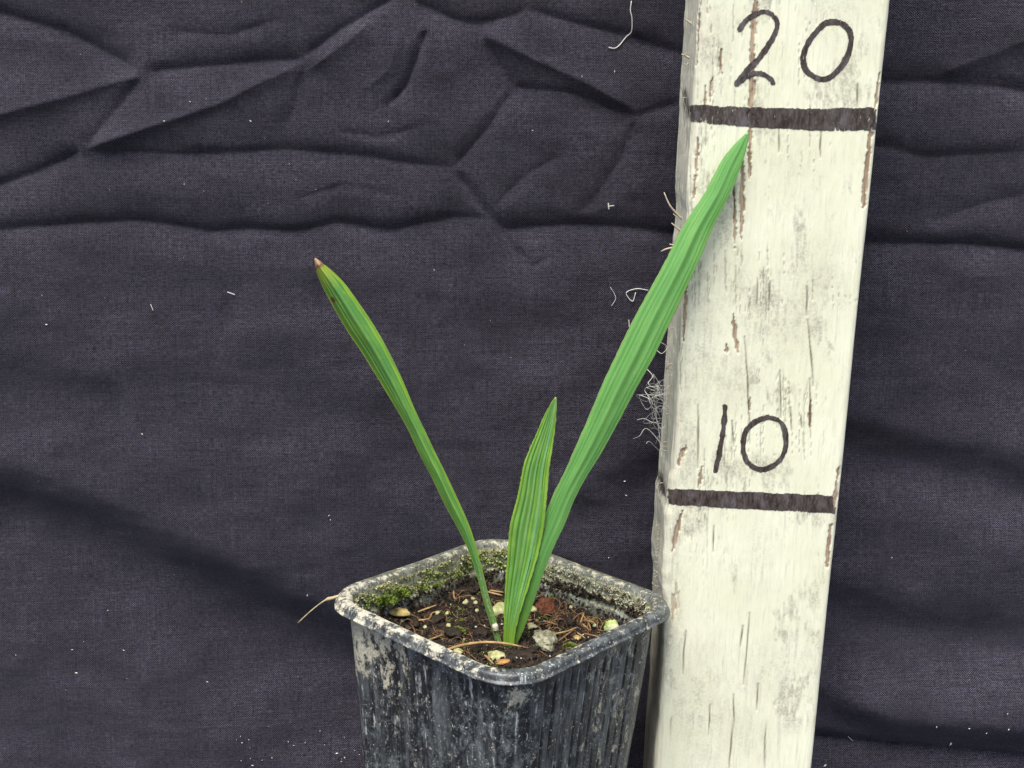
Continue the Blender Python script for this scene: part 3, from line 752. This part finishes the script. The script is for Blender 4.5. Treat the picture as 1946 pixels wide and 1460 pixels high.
# ================================================================== PALM SEEDLING
def leaf_material(name, dark, mid, light, base_light, edge_amt, spots=0.0, tip=None, e0=0.36, pale=0.0):
    N = NT(name, 0.42, 0.6)
    uv = N.n('UVMap').outputs[0]
    sep = N.n('SeparateXYZ'); N.t.links.new(uv, sep.inputs[0]); u, v = sep.outputs[0], sep.outputs[1]
    def nz(sx, sy, d=3, r=0.6):
        mp = N.n('Mapping'); N.t.links.new(uv, mp.inputs[0]); mp.inputs['Scale'].default_value = (sx, sy, 1); return N.noise(mp.outputs[0], 1.0, d, r)
    st = nz(26, 0.9, 2, 0.7); st2 = nz(130, 2.5, 2, 0.7); blot = nz(2.5, 7, 5, 0.65); dot = nz(55, 190, 2, 0.5)
    c = N.mix(N.ramp(st, 0.28, 0.72), dark, mid)
    c = N.mix(N.math('MULTIPLY', N.ramp(st2, 0.42, 0.72), 0.4), c, light)
    c = N.mix(N.math('MULTIPLY', N.ramp(blot, 0.42, 0.7), 0.45), c, light)
    dust = N.math('MULTIPLY', N.ramp(nz(30, 120, 5, 0.75), 0.56, 0.72), 0.28)
    c = N.mix(dust, c, (0.42, 0.48, 0.30))
    e = N.math('ABSOLUTE', N.math('SUBTRACT', u, 0.5))
    if pale:
        pb = N.math('MULTIPLY', N.ramp(nz(11, 0.5, 2, 0.6), 0.44, 0.62), N.ramp(e, 0.42, 0.28))  # leaf sheen painted into the colour as pale lengthwise streaks
        c = N.mix(N.math('MULTIPLY', pb, pale), c, (0.27, 0.52, 0.28))
    c = N.mix(N.math('MULTIPLY', N.math('MULTIPLY', N.ramp(e, e0, 0.47), edge_amt), N.ramp(nz(4, 12, 4, 0.65), 0.30, 0.62)), c, light)
    c = N.mix(N.math('MULTIPLY', N.math('SUBTRACT', 1.0, N.ramp(v, 0.0, 0.16)), base_light), c, (0.26, 0.46, 0.03))
    c = N.mix(N.math('MULTIPLY', N.ramp(dot, 0.71, 0.75), 0.75), c, (0.50, 0.52, 0.22))
    c = N.mix(N.math('MULTIPLY', N.ramp(e, 0.478, 0.492), N.ramp(nz(2, 160, 2), 0.44, 0.56)), c, (0.45, 0.36, 0.18))
    if spots:
        sp = N.math('MULTIPLY', N.ramp(nz(6, 30, 3), 0.60, 0.68), N.ramp(v, 0.78, 0.95))
        c = N.mix(N.math('MULTIPLY', sp, spots), c, (0.42, 0.40, 0.03))
        # one brown blemish on the left margin
        du = N.math('MULTIPLY', N.math('SUBTRACT', u, 0.16), 6.0); dv = N.math('MULTIPLY', N.math('SUBTRACT', v, 0.893), 75.0)
        rr = N.math('ADD', N.math('MULTIPLY', du, du), N.math('MULTIPLY', dv, dv))
        c = N.mix(N.math('MULTIPLY', N.ramp(rr, 0.45, 0.15), 0.9), c, (0.13, 0.05, 0.02))
    if tip:
        vv = N.math('ADD', v, N.math('MULTIPLY', N.math('SUBTRACT', nz(7, 40, 4, 0.7), 0.5), 0.035))
        c = N.mix(N.math('MULTIPLY', N.ramp(vv, tip - 0.07, tip), 0.75), c, (0.34, 0.40, 0.04))
        c = N.mix(N.ramp(vv, tip - 0.002, tip + 0.006), c, (0.20, 0.075, 0.035))
        c = N.mix(N.ramp(vv, tip + 0.006, tip + 0.014), c, (0.58, 0.37, 0.22))
        wi = N.math('MULTIPLY', N.ramp(nz(9, 160, 4, 0.7), 0.50, 0.58), N.ramp(v, 0.26, 0.10))
        c = N.mix(N.math('MULTIPLY', wi, 0.8), c, (0.48, 0.47, 0.33))
    N.color(c)
    b = N.math('ADD', N.math('MULTIPLY', st2, 0.6), N.math('MULTIPLY', st, 0.4))
    N.bump(b, 0.00008, 0.8)
    N.rough(N.math('ADD', 0.28, N.math('MULTIPLY', N.ramp(blot, 0.35, 0.7), 0.2)))
    N.b.inputs['Coat Weight'].default_value = 0.12
    N.b.inputs['Coat Roughness'].default_value = 0.3
    tr = N.n('BsdfTranslucent'); ms = N.n('MixShader'); out = N.t.nodes['Material Output']
    N.put(tr.inputs[0], N.mix(0.5, c, (0.25, 0.55, 0.04)))
    ms.inputs[0].default_value = 0.30
    N.t.links.new(N.b.outputs[0], ms.inputs[1]); N.t.links.new(tr.outputs[0], ms.inputs[2]); N.t.links.new(ms.outputs[0], out.inputs[0])
    return N.m
def resample(pts, n):
    pts = smooth_path(pts, 120)
    L = np.concatenate([[0], np.cumsum(np.hypot(*(pts[1:] - pts[:-1]).T))]); L /= L[-1]
    t = np.linspace(0, 1, n)
    return np.stack([np.interp(t, L, pts[:, 0]), np.interp(t, L, pts[:, 1])], -1)
def leaf(left, right, depth, pleats, pamp, vfold, mat, n=110, m=49, thick=0.00035, fray=0.0, tip=None):
    def sm(Q):
        k = 3; W = np.concatenate([2 * Q[0] - Q[k:0:-1], Q, 2 * Q[-1] - Q[-2:-k - 2:-1]]); o = np.zeros_like(Q)
        for i in range(2 * k + 1): o += W[i:i + len(Q)]
        return o / (2 * k + 1)
    A = sm(resample(left, n)); B = sm(resample(right, n))
    s = np.linspace(0, 1, m)[None, :]; t = np.linspace(0, 1, n)[:, None]
    px = A[:, :1] * (1 - s) + B[:, :1] * s; py = A[:, 1:] * (1 - s) + B[:, 1:] * s
    wid = np.hypot(*(A - B).T)[:, None]; wn = wid / wid.max()
    if fray:
        e = np.abs(s - 0.5) * 2
        px = px + fray * (e > 0.99) * np.sign(s - 0.5) * vnoise(t * 150, s * 9, 55)
    d = depth(t)
    Y = d + vfold * wn * (np.abs(s - 0.5) * 2 - 0.4) * 1.0
    ph = (s + 0.07 * np.sin(s * 9 + pleats) + 0.03 * np.sin(s * 23)) * pleats
    Y = Y + pamp * (0.25 + 0.75 * sstep(0.0, 0.25, t)) * wn * (np.abs((ph % 1) - 0.5) * 2 - 0.5) * sstep(1.0, 0.93, t)
    Y = Y + 0.0006 * wn * fbm(t * 7 + 0 * s, s * 2 + 0 * t, 71, 2)
    P = at_y(px, py, Y)
    uv = np.stack([s + 0 * t, t + 0 * s], -1).reshape(-1, 2)
    k = n if tip is None else int(tip * n)
    o = mesh_obj('leaf', P[:k].reshape(-1, 3), grid_faces(k, m), mat, uv=uv[:k * m])
    md = o.modifiers.new('thickness', 'SOLIDIFY'); md.thickness = thick; md.offset = 0
    if tip is not None:
        md.use_rim = False
        q = mesh_obj('dry_tip', P[k - 1:].reshape(-1, 3), grid_faces(n - k + 1, m), mat, uv=uv[(k - 1) * m:], parent=o)
        md = q.modifiers.new('thickness', 'SOLIDIFY'); md.thickness = thick; md.offset = 0; md.use_rim = False; q['label'] = 'dry brown leaf tip'
    return o
BASE = soil_at(966, 1226)
YB = BASE[1]
SEED = empty('palm_seedling', tuple(BASE))
tag(SEED, 'young palm seedling with three strap shaped green leaves growing in the pot', 'plant')
RL_L = [(968, 1229), (975, 1205), (990, 1130), (1010, 1050), (1040, 965), (1074, 894), (1099, 837), (1122, 784), (1149, 720), (1166, 685), (1199, 616), (1234, 551), (1263, 500), (1297, 431), (1342, 363), (1369, 308), (1398, 272), (1420, 251)]
RL_R = [(979, 1229), (987, 1215), (1007, 1165), (1026, 1108), (1049, 1047), (1071, 1001), (1099, 933), (1142, 862), (1174, 805), (1211, 735), (1241, 682), (1272, 616), (1299, 559), (1328, 496), (1355, 431), (1390, 363), (1413, 302), (1421, 270), (1422, 251)]
ML_L = [(957, 1230), (957, 1205), (959, 1129), (964, 1058), (969, 998), (984, 941), (996, 880), (1021, 820), (1039, 780), (1055, 755)]
ML_R = [(976, 1230), (979, 1205), (989, 1165), (1007, 1108), (1021, 1062), (1033, 1008), (1039, 951), (1044, 891), (1055, 816), (1058, 775), (1057, 755)]
LL_L = [(945, 1232), (939, 1207), (930, 1178), (918, 1137), (906, 1091), (889, 1042), (869, 1001), (846, 960), (820, 905), (796, 860), (776, 816), (746, 764), (716, 715), (689, 671), (661, 630), (634, 583), (616, 550), (602, 517), (598, 491)]
LL_R = [(955, 1232), (949, 1207), (941, 1174), (929, 1137), (917, 1087), (905, 1042), (892, 1001), (874, 960), (850, 908), (826, 860), (807, 819), (787, 778), (763, 720), (735, 663), (708, 616), (680, 575), (650, 534), (618, 505), (599, 491)]
YTIP = YP - LEAN * 0.195 - 0.003
M_R = leaf_material('leaf_green_broad', (0.125, 0.35, 0.080), (0.17, 0.45, 0.110), (0.27, 0.57, 0.13), 0.55, 0.25, pale=0.12)
M_M = leaf_material('leaf_green_young', (0.10, 0.31, 0.040), (0.19, 0.46, 0.080), (0.38, 0.62, 0.06), 0.75, 0.5, e0=0.28, pale=0.6)
M_L = leaf_material('leaf_green_old', (0.055, 0.195, 0.045), (0.10, 0.30, 0.060), (0.31, 0.55, 0.04), 0.1, 0.85, spots=0.85, tip=0.972, e0=0.26, pale=0.15)
l1 = leaf(RL_L, RL_R, lambda t: YB + 0.0012 + (YTIP - YB - 0.0012) * t ** 1.1 - 0.004 * np.sin(t * math.pi), 5, 0.00013, 0.0010, M_R, n=150, fray=0.8)
l2 = leaf(ML_L, ML_R, lambda t: YB - 0.0004 - 0.0035 * t, 6, 0.00055, -0.0010, M_M, fray=0.8)
l3 = leaf(LL_L, LL_R, lambda t: YB + 0.0006 + 0.006 * t, 4, 0.0005, 0.0040, M_L, n=150, tip=0.968)
for o, lb in ((l1, 'longest leaf reaching up in front of the post'), (l2, 'short pleated upright leaf in the middle'), (l3, 'arching leaf with a dry brown tip')):
    adopt(o, SEED); o['label'] = lb
# pale scar ring on the stalk of the arching leaf
def stalk_ring():
    p = at_y(np.array([936.0, 947.0]), np.array([1194.0, 1191.0]), YB + 0.0004)
    mid = p.mean(0); ax = np.array([0.18, 0, -0.98]); ax /= np.linalg.norm(ax)
    pts = [mid + ax * k for k in np.linspace(-0.0010, 0.0010, 6)]
    V, Fc = tube(pts, 0.00085, 10, [0.7, 1, 1.05, 0.95, 1.05, 0.6])
    o = mesh_obj('sheath_scar', V, Fc, simple('papery_white', (0.62, 0.58, 0.46), 0.4, 1500))
    adopt(o, SEED)
stalk_ring()

# ================================================================== THINGS ON THE SOIL
def place_lump(name, px, py, rpx, seed, mat, label, cat, squash=(1, 1, 0.65), rough=0.35, group=None, sink=0.25, sub=3):
    p = soil_at(px, py)
    r = rpx / 6900.0
    V, Fc = lump_mesh(r, seed, squash, rough, sub)
    a = seed * 1.3; c, s = math.cos(a), math.sin(a)
    V = np.stack([V[:, 0] * c - V[:, 1] * s, V[:, 0] * s + V[:, 1] * c, V[:, 2]], -1)
    o = mesh_obj(name, V, Fc, mat)
    o.location = p + np.array([0, 0, r * squash[2] * (1 - 2 * sink) * 0.6])
    tag(o, label, cat, group); return o
M_STONE = simple('cream_stone', (0.50, 0.47, 0.27), 0.5, 500, 0.85, 0.0004, (0.24, 0.27, 0.09))
M_CHIP = simple('yellow_chip', (0.40, 0.31, 0.12), 0.5, 400, 0.8, 0.0003)
M_CLAY = simple('red_brown_clay', (0.17, 0.060, 0.028), 0.65, 800, 0.95, 0.0009)
M_GREY = simple('grey_lichen_lump', (0.36, 0.34, 0.25), 0.6, 700, 0.95, 0.0008, (0.10, 0.10, 0.05))
M_ALG = simple('algae_stone', (0.52, 0.50, 0.36), 0.5, 260, 0.85, 0.0004, (0.24, 0.36, 0.04))
M_BARK = simple('black_bark', (0.030, 0.020, 0.013), 0.6, 600, 0.7, 0.0008)
place_lump('stone', 950, 1166, 19, 1, M_STONE, 'largest cream stone, half hidden behind the arching leaf stalk', 'stone', (1.15, 0.9, 0.85), 0.25)
place_lump('wood_chip', 756, 1164, 19, 2, M_CHIP, 'flat yellow wood chip lying by the left moss patch', 'wood chip', (1.3, 0.8, 0.35), 0.25)
place_lump('stone', 761, 1181, 7, 3, M_ALG, 'small yellow green stone in front of the yellow wood chip', 'stone')
place_lump('soil_clod', 1037, 1160, 21, 4, M_CLAY, 'crumbly red brown clod of soil behind the right leaf base', 'clod', (1.15, 0.85, 0.75), 0.4, sub=4)
place_lump('stone', 1013, 1160, 9, 5, M_STONE, 'small cream stone touching the red brown clod', 'stone')
place_lump('stone', 1163, 1195, 15, 6, M_ALG, 'cream stone with a green algae cap by the right rim', 'stone', (1, 1, 0.9), 0.3)
place_lump('stone', 1011, 1193, 10, 7, M_STONE, 'small olive stone between the leaf base and the straw heap', 'stone')
place_lump('stone', 1096, 1215, 9, 8, M_CHIP, 'small yellow stone under the front of the straw heap', 'stone')
place_lump('stone', 944, 1252, 15, 9, M_STONE, 'cream stone in the front corner of the pot', 'stone', (1.1, 1, 0.7))
place_lump('wood_chip', 956, 1259, 11, 10, simple('orange_chip', (0.45, 0.23, 0.08), 0.5, 500), 'orange wood chip against the front corner stone', 'wood chip', (1.3, 0.8, 0.4))
place_lump('soil_clod', 1035, 1223, 27, 11, M_GREY, 'grey lichen covered clod by the front right rim', 'clod', (1.35, 0.8, 0.5), 0.45, sub=4)
place_lump('stone', 870, 1240, 8, 12, M_STONE, 'small cream stone beside the long bent straw by the front left rim', 'stone')
place_lump('stone', 712, 1153, 9, 13, M_STONE, 'small cream stone in the left corner under the moss', 'stone')
for k, (x, y, r) in enumerate([(885, 1146, 6), (899, 1139, 5), (904, 1147, 5), (906, 1162, 5), (832, 1166, 5), (850, 1167, 5), (852, 1190, 5), (808, 1193, 4), (990, 1120, 4), (1085, 1155, 4), (1130, 1190, 4), (1003, 1163, 4)]):
    place_lump('grit_grain', x, y, r, 20 + k, M_STONE, 'pale grit grain about two millimetres wide on the compost', 'grit', (1, 0.9, 0.9), 0.4, 'pale grit grains on the compost', sub=2)
BARK = ['black bark lump next to the yellow wood chip', 'long black bark sliver below the back left wall', 'black bark sliver behind the arching leaf stalk', 'black bark lump between the red brown clod and the right wall', 'long black bark lump behind the algae capped stone',
        'black bark lump behind the bright green moss tuft', 'black bark lump in front of the straight pale straw', 'black bark lump touching the arching leaf stalk', 'flat black bark strip beside the front corner stone', 'flat black bark strip in front of the grey lichen clod',
        'black bark lump behind the straw heap', 'black bark lump at the foot of the right wall', 'black bark lump in the back corner behind the clod', 'black bark lump beside the long bent straw']
for k, (x, y, r, sq) in enumerate([(788, 1185, 20, (1.5, .7, .5)), (870, 1125, 26, (1.6, .5, .4)), (905, 1118, 24, (1.8, .5, .35)), (1120, 1150, 20, (1.2, .8, .6)), (1150, 1165, 18, (1.4, .6, .5)), (860, 1205, 22, (1.2, 1, .6)), (830, 1180, 20, (1.2, .9, .6)), (915, 1205, 18, (1, 1, .6)), (990, 1245, 20, (1.6, .7, .4)), (1010, 1238, 18, (1.7, .6, .4)), (1080, 1180, 20, (1.3, .8, .6)), (1180, 1150, 18, (1.2, .9, .6)), (1060, 1110, 18, (1.3, .8, .6)), (900, 1235, 16, (1.2, .9, .5))]):
    place_lump('bark_piece', x, y, r * 0.72, 40 + k, M_BARK, BARK[k], 'bark', sq, 0.5, None, 0.3)

def on_left_wall(px, py, inset=0.0289):
    d = ray(px, py); n = np.array([-math.sin(YAW), math.cos(YAW), 0])
    t = (inset - n @ (CAM - np.array([CXP, 0, 0]))) / (n @ d)
    return CAM + d * t
def moss_tuft(px, py, rpx, n, label, seed, wall=False):
    p = on_left_wall(px, py) if wall else soil_at(px, py); R = rpx / 6900.0
    r = np.random.default_rng(seed); V = []; Fc = []
    for k in range(n):
        a = r.random() * 6.283; q = math.sqrt(r.random()) * R
        b = np.array([math.cos(a) * q * 1.15, math.sin(a) * q, R * 0.55 * (1 - (q / R) ** 2) - 0.0004])
        d = np.array([math.cos(a) * (0.3 + q / R), math.sin(a) * (0.3 + q / R), 0.9]) + r.normal(size=3) * 0.35; d /= np.linalg.norm(d)
        L = R * (0.22 + 0.25 * r.random()); wv = np.cross(d, r.normal(size=3)); wv /= np.linalg.norm(wv); wv *= L * 0.28
        i = len(V); V += [b - wv * .6, b + wv * .6, b + d * L * .55 + wv, b + d * L, b + d * L * .55 - wv]; Fc.append((i, i + 1, i + 2, i + 3, i + 4))
    o = mesh_obj('moss_tuft', np.array(V), Fc, M_MOSS, smooth=False); o.location = p
    return tag(o, label, 'moss')
M_MOSS = simple('green_moss', (0.19, 0.25, 0.035), 0.6, 800, 0.8, 0.0001, (0.05, 0.08, 0.014))
moss_tuft(868, 1200, 13, 420, 'bright green moss tuft in front of the black bark left of the stalks', 1)
moss_tuft(1057, 1136, 12, 420, 'green moss tuft behind the red brown clod', 2)
moss_tuft(733, 1143, 17, 700, 'wide moss patch against the left inner wall', 3, True)
moss_tuft(762, 1128, 14, 420, 'moss tuft behind the yellow wood chip under the left wall', 4, True)
moss_tuft(1083, 1229, 12, 420, 'green moss tuft beside the grey lichen clod at the rim', 5)
moss_tuft(962, 1240, 8, 260, 'small moss sprig at the foot of the leaf bases', 6)
moss_tuft(805, 1118, 8, 260, 'small moss tuft midway along the left inner wall', 7, True)
moss_tuft(832, 1112, 7, 240, 'small moss tuft on the compost near the back wall', 8, True)

M_STRAW = simple('dry_straw', (0.42, 0.27, 0.12), 0.45, 500, 0.7, 0.0002)
M_STRAW2 = simple('brown_root', (0.27, 0.15, 0.07), 0.5, 500, 0.8, 0.0002)
def straw(pts, wpx, label, group=None, mat=None, lift=0.0006, arch=0.0, cat='straw', name='straw'):
    P = np.array([soil_at(x, y, lift + arch * math.sin(math.pi * i / max(1, len(pts) - 1))) for i, (x, y) in enumerate(pts)])
    P = smooth_path(P, 16)
    V, Fc = tube(P, wpx / 2 / 6900.0, 6, np.interp(np.linspace(0, 1, len(P)), [0, .1, .8, 1], [.7, 1, .9, .35]))
    o = mesh_obj(name, V, Fc, mat or M_STRAW)
    return tag(o, label, cat, group)
straw([(846, 1236), (880, 1226), (920, 1221), (960, 1223), (1000, 1231)], 5.5, 'long bent straw lying in front of the leaf bases', arch=0.0025)
straw([(775, 1170), (800, 1161), (830, 1150)], 4, 'straight pale straw crossing the compost beside the yellow wood chip')
straw([(795, 1179), (815, 1176), (822, 1165), (840, 1161)], 3.5, 'kinked straw in front of the straight pale straw')
straw([(812, 1218), (843, 1206)], 4, 'short pale straw close to the front left rim')
straw([(862, 1120), (863, 1135), (869, 1143)], 4, 'hooked dry straw by the black bark at the back', arch=0.0018)
straw([(926, 1125), (955, 1132)], 4.5, 'pale straw splinter behind the arching leaf stalk')
straw([(930, 1122), (957, 1126)], 3.5, 'thinner of the straw splinters behind the arching leaf stalk')
straw([(921, 1245), (938, 1262)], 4, 'short straw pointing at the front corner stone')
straw([(1003, 1179), (1030, 1180), (1058, 1187)], 4.5, 'pale straw lying in front of the red brown clod')
straw([(1003, 1184), (1020, 1190), (1029, 1196)], 3, 'thin straw beside the small olive stone')
straw([(1070, 1132), (1090, 1144), (1105, 1152)], 4, 'straw pointing away from the moss tuft behind the clod')
straw([(1084, 1107), (1128, 1111)], 4, 'straight brown straw under the right inner wall')
straw([(1173, 1152), (1190, 1168), (1201, 1185)], 4, 'long straw leaning on the right rim')
straw([(1034, 1112), (1038, 1144)], 4, 'upright brown stalk behind the red brown clod', mat=M_STRAW2)
heap = [[(1085, 1182), (1100, 1168), (1120, 1162)], [(1103, 1184), (1110, 1165)], [(1054, 1205), (1088, 1198)], [(1062, 1218), (1090, 1197)], [(1090, 1198), (1112, 1213)], [(1070, 1212), (1092, 1196)],
        [(1106, 1166), (1120, 1188), (1122, 1200)], [(1110, 1178), (1131, 1184)], [(1104, 1184), (1121, 1198)], [(1110, 1204), (1137, 1210)], [(1078, 1200), (1098, 1192)], [(1038, 1205), (1045, 1192)], [(1090, 1212), (1095, 1198)]]
for k, pts in enumerate(heap):
    straw(pts, 3.6, 'dry straw bit in the loose heap right of the leaf bases', 'straw heap on the compost', None if k % 3 else M_STRAW2, 0.0006 + 0.0003 * (k % 4), 0.0008)
# fine brown root hairs, too many to count
def root_hairs():
    V = []; Fc = []
    r = np.random.default_rng(5)
    for k in range(460):
        x, y = r.uniform(770, 1225), r.uniform(1090, 1250)
        if r.random() < 0.45: x, y = r.uniform(1040, 1210), r.uniform(1095, 1190)
        p = soil_at(x, y, 0.0003)
        lx, ly = local_of(p[0], p[1])
        if max(abs(lx), abs(ly)) > 0.0285: continue
        a = r.random() * 6.28; L = r.uniform(0.002, 0.008); bend = r.normal() * 1.4
        pts = []
        for s in np.linspace(0, 1, 9):
            q = p + np.array([math.cos(a + bend * s), math.sin(a + bend * s), 0]) * L * (s - .5)
            qx, qy = local_of(q[0], q[1]); m = max(abs(qx), abs(qy))
            if m > 0.0300: q[:2] = p[:2]
            q[2] = float(soil_h(np.array(qx), np.array(qy))) - TX * (q[0] - CXP) + 0.0003 + 0.0012 * math.sin(s * math.pi) * (k % 3) / 2
            pts.append(q)
        v, f = tube(pts, r.uniform(0.00005, 0.00014), 4); b = len(V)
        V.extend(v); Fc.extend([tuple(b + i for i in q) for q in f])
    o = mesh_obj('root_hairs', np.array(V), Fc, M_STRAW2)
    tag(o, 'fine brown root hairs matted over the compost', 'roots', kind='stuff')
root_hairs()

# ================================================================== THREADS, SPLINTERS, LINT
M_LINT = simple('white_lint', (0.72, 0.70, 0.64), 0.2, 900, 0.9)
M_SPL = simple('wood_splinter', (0.55, 0.47, 0.35), 0.4, 900, 0.8)
def post_left(py):
    """point on the left silhouette edge of the post at a photo row"""
    z = 0.15
    for _ in range(12):
        x = np.interp(z, PZ, PXL); y = np.interp(z, PZ, PYF) + 0.012
        _, q = project(np.array([x, y, z])); z += (q - py) / 7000.0
    return np.array([np.interp(z, PZ, PXL), np.interp(z, PZ, PYF) + 0.012, z])
def fibre(pts, wpx, name, label, cat, mat, Y, group=None, seg=5, n=24, parent=None):
    P = smooth_path(np.array([at_y(x, y, Y if np.isscalar(Y) else Y[i]) for i, (x, y) in enumerate(pts)]), n)
    V, Fc = tube(P, wpx / 2 / 6900.0, seg, np.interp(np.linspace(0, 1, len(P)), [0, .15, .8, 1], [.8, 1, .9, .4]))
    o = mesh_obj(name, V, Fc, mat); return tag(o, label, cat, group)
YPm = YP + 0.008
# splinters standing off the left edge of the post: parts of it
for pts in ([(1284, 418), (1274, 392), (1262, 366)], [(1284, 440), (1276, 424)], [(1283, 468), (1268, 473), (1256, 478)], [(1280, 470), (1272, 464)], [(1307, 48), (1301, 36)], [(1297, 112), (1295, 103)]):
    e = post_left(pts[0][1])
    P = np.array([e + np.array([0.0008, 0, 0])] + [at_y(x, y, e[1]) for x, y in pts[1:]])
    V, Fc = tube(smooth_path(P, 10), 0.00028, 5, np.interp(np.linspace(0, 1, len(smooth_path(P, 10))), [0, .5, 1], [1.2, 1, .5]))
    adopt(mesh_obj('splinter', V, Fc, M_SPL), POST)
r5 = np.random.default_rng(9)
for py in list(np.linspace(985, 1115, 26)) + list(r5.uniform(700, 1200, 22)) + list(r5.uniform(60, 700, 14)):
    e = post_left(py); L = r5.uniform(0.0005, 0.0022)
    d = np.array([-1, -0.2, r5.normal() * 0.6]); d /= np.linalg.norm(d)
    P = [e + np.array([0.0006, 0, 0]), e + d * L * .5, e + d * L + np.array([0, 0, r5.normal() * L * .4])]
    V, Fc = tube(smooth_path(P, 6), r5.uniform(0.00007, 0.00016), 4)
    adopt(mesh_obj('splinter', V, Fc, M_SPL), POST)
# tangle of white thread caught on the post edge
def tangle():
    r = np.random.default_rng(3); V = []; Fc = []
    def add(pts, w):
        e = post_left(760)[1]
        P = smooth_path(np.array([at_y(x, y, e + 0.002 * r.normal()) for x, y in pts]), 40)
        v, f = tube(P, w / 2 / 6900., 4); b = len(V); V.extend(v); Fc.extend([tuple(b + i for i in q) for q in f])
    fixed = [[(1262, 806), (1240, 803), (1225, 796), (1211, 798)], [(1262, 850), (1230, 815), (1215, 829), (1203, 834)], [(1250, 830), (1256, 858), (1235, 840), (1228, 843)], [(1250, 800), (1258, 870)], [(1238, 760), (1215, 752), (1228, 778), (1240, 765), (1225, 740), (1250, 735), (1260, 750)],
             [(1228, 700), (1240, 715), (1232, 730), (1250, 740)], [(1255, 650), (1268, 660), (1258, 672), (1248, 666)]]
    for p in fixed: add(p, 1.2)
    for k in range(16):
        c = np.array([1246 + r.normal() * 8, 752 + r.normal() * 32]); pts = [c]
        for _ in range(6): pts.append(pts[-1] + (np.array([1250, 765]) - pts[-1]) * 0.25 + r.normal(size=2) * np.array([12, 14]))
        add(pts + [np.array([1266, pts[-1][1]])], r.uniform(0.4, 0.8))
    o = mesh_obj('thread_tangle', np.array(V), Fc, M_LINT)
    tag(o, 'tangle of frayed white thread caught on the left edge of the post', 'thread')
tangle()
def cloth_thread(pts, wpx, label, group=None):
    P = smooth_path(np.array([on_cloth(x, y, 0.0005) for x, y in pts]), 30)
    V, Fc = tube(P, wpx * 0.28 / 6300., 5)
    tag(mesh_obj('thread', V, Fc, M_LINT), label, 'thread', group)
cloth_thread([(1200, 2), (1198, 20), (1201, 35), (1200, 60), (1190, 70), (1178, 85), (1168, 92), (1157, 90)], 3.2, 'long white thread hanging on the cloth left of the post top')
cloth_thread([(1232, 552), (1210, 549), (1190, 557), (1202, 573), (1208, 556)], 3.0, 'looped white thread between the long leaf and the cloth')
cloth_thread([(1156, 386), (1157, 398)], 4.0, 'short upright white lint on the cloth left of the long leaf')
cloth_thread([(1157, 392), (1167, 391)], 3.0, 'short level white lint on the cloth left of the long leaf')
cloth_thread([(1160, 546), (1170, 566), (1162, 582)], 1.6, 'faint bent thread on the cloth below the looped thread')
cloth_thread([(1195, 608), (1196, 622)], 3.0, 'short white thread hanging beside the edge of the long leaf')
cloth_thread([(286, 578), (291, 590)], 2.0, 'short white thread on the bare cloth left of the brown leaf tip')
cloth_thread([(432, 555), (446, 560)], 3.0, 'pale lint flake on the cloth beside the brown leaf tip')
cloth_thread([(1620, 1408), (1612, 1400)], 2.0, 'short thread on the cloth right of the post foot')
# specks of dust and lint on the cloth
def specks():
    r = np.random.default_rng(12); V = []; Fc = []
    fixed = [(88, 617, 4), (476, 230, 4), (312, 230, 3), (361, 193, 3), (270, 825, 4), (1168, 136, 4), (1106, 145, 3), (738, 231, 3), (825, 513, 3), (600, 360, 2), (1012, 248, 3), (625, 980, 4), (628, 988, 3), (137, 1235, 4), (145, 1279, 5), (394, 1296, 4), (30, 1245, 3), (457, 1400, 4), (584, 1132, 4), (1807, 1414, 7), (1842, 1385, 4), (1780, 1382, 4), (1917, 1387, 4), (1875, 1394, 3), (1915, 1357, 3), (1187, 915, 4), (1190, 942, 4), (1157, 1060, 3), (205, 1160, 3), (350, 350, 3), (1695, 1060, 3), (1568, 1455, 6), (235, 1236, 4), (640, 1432, 5), (655, 1440, 4), (480, 1455, 4), (548, 1410, 3), (580, 1412, 3)]
    pts = fixed + [(r.uniform(0, 1946), r.uniform(0, 1400), r.uniform(0.8, 2.0)) for _ in range(70)] + [(r.uniform(440, 700), r.uniform(1380, 1455), r.uniform(1.2, 3)) for _ in range(20)]
    for x, y, d in pts:
        p = on_cloth(x, y, 0.0003); R = d / 2 / 6300.
        a = r.random() * 3.14; s = r.uniform(0.5, 1.0)
        u = np.array([math.cos(a), 0, math.sin(a)]) * R * 1.3; v = np.array([-math.sin(a), 0, math.cos(a)]) * R * s * .7; n = np.array([0, -R * .7, 0])
        b = len(V); V += [p + u, p + v, p - u, p - v, p + n, p - n]
        Fc += [(b, b + 1, b + 4), (b + 1, b + 2, b + 4), (b + 2, b + 3, b + 4), (b + 3, b, b + 4), (b + 1, b, b + 5), (b + 2, b + 1, b + 5), (b + 3, b + 2, b + 5), (b, b + 3, b + 5)]
    o = mesh_obj('lint_specks', np.array(V), Fc, M_LINT, smooth=False)
    tag(o, 'scattered pale lint and dust specks on the black cloth', 'lint', kind='stuff')
specks()
# root fibre sticking out over the left corner of the rim
def rim_twig():
    P = smooth_path(np.array([at_y(652, 1131, -0.001), at_y(634, 1136, -0.002), at_y(616, 1142, -0.003), at_y(590, 1162, -0.003), at_y(566, 1184, -0.003)]), 24)
    V, Fc = tube(P, 0.0004, 6, np.interp(np.linspace(0, 1, len(P)), [0, .3, .42, .5, 1], [1.0, 1.1, 1.3, .5, .35]))
    o = mesh_obj('root_fibre', V, Fc, simple('root_tan', (0.48, 0.38, 0.22), 0.4, 700)); tag(o, 'thin tan root fibre sticking out over the left corner of the pot rim', 'root')
rim_twig()
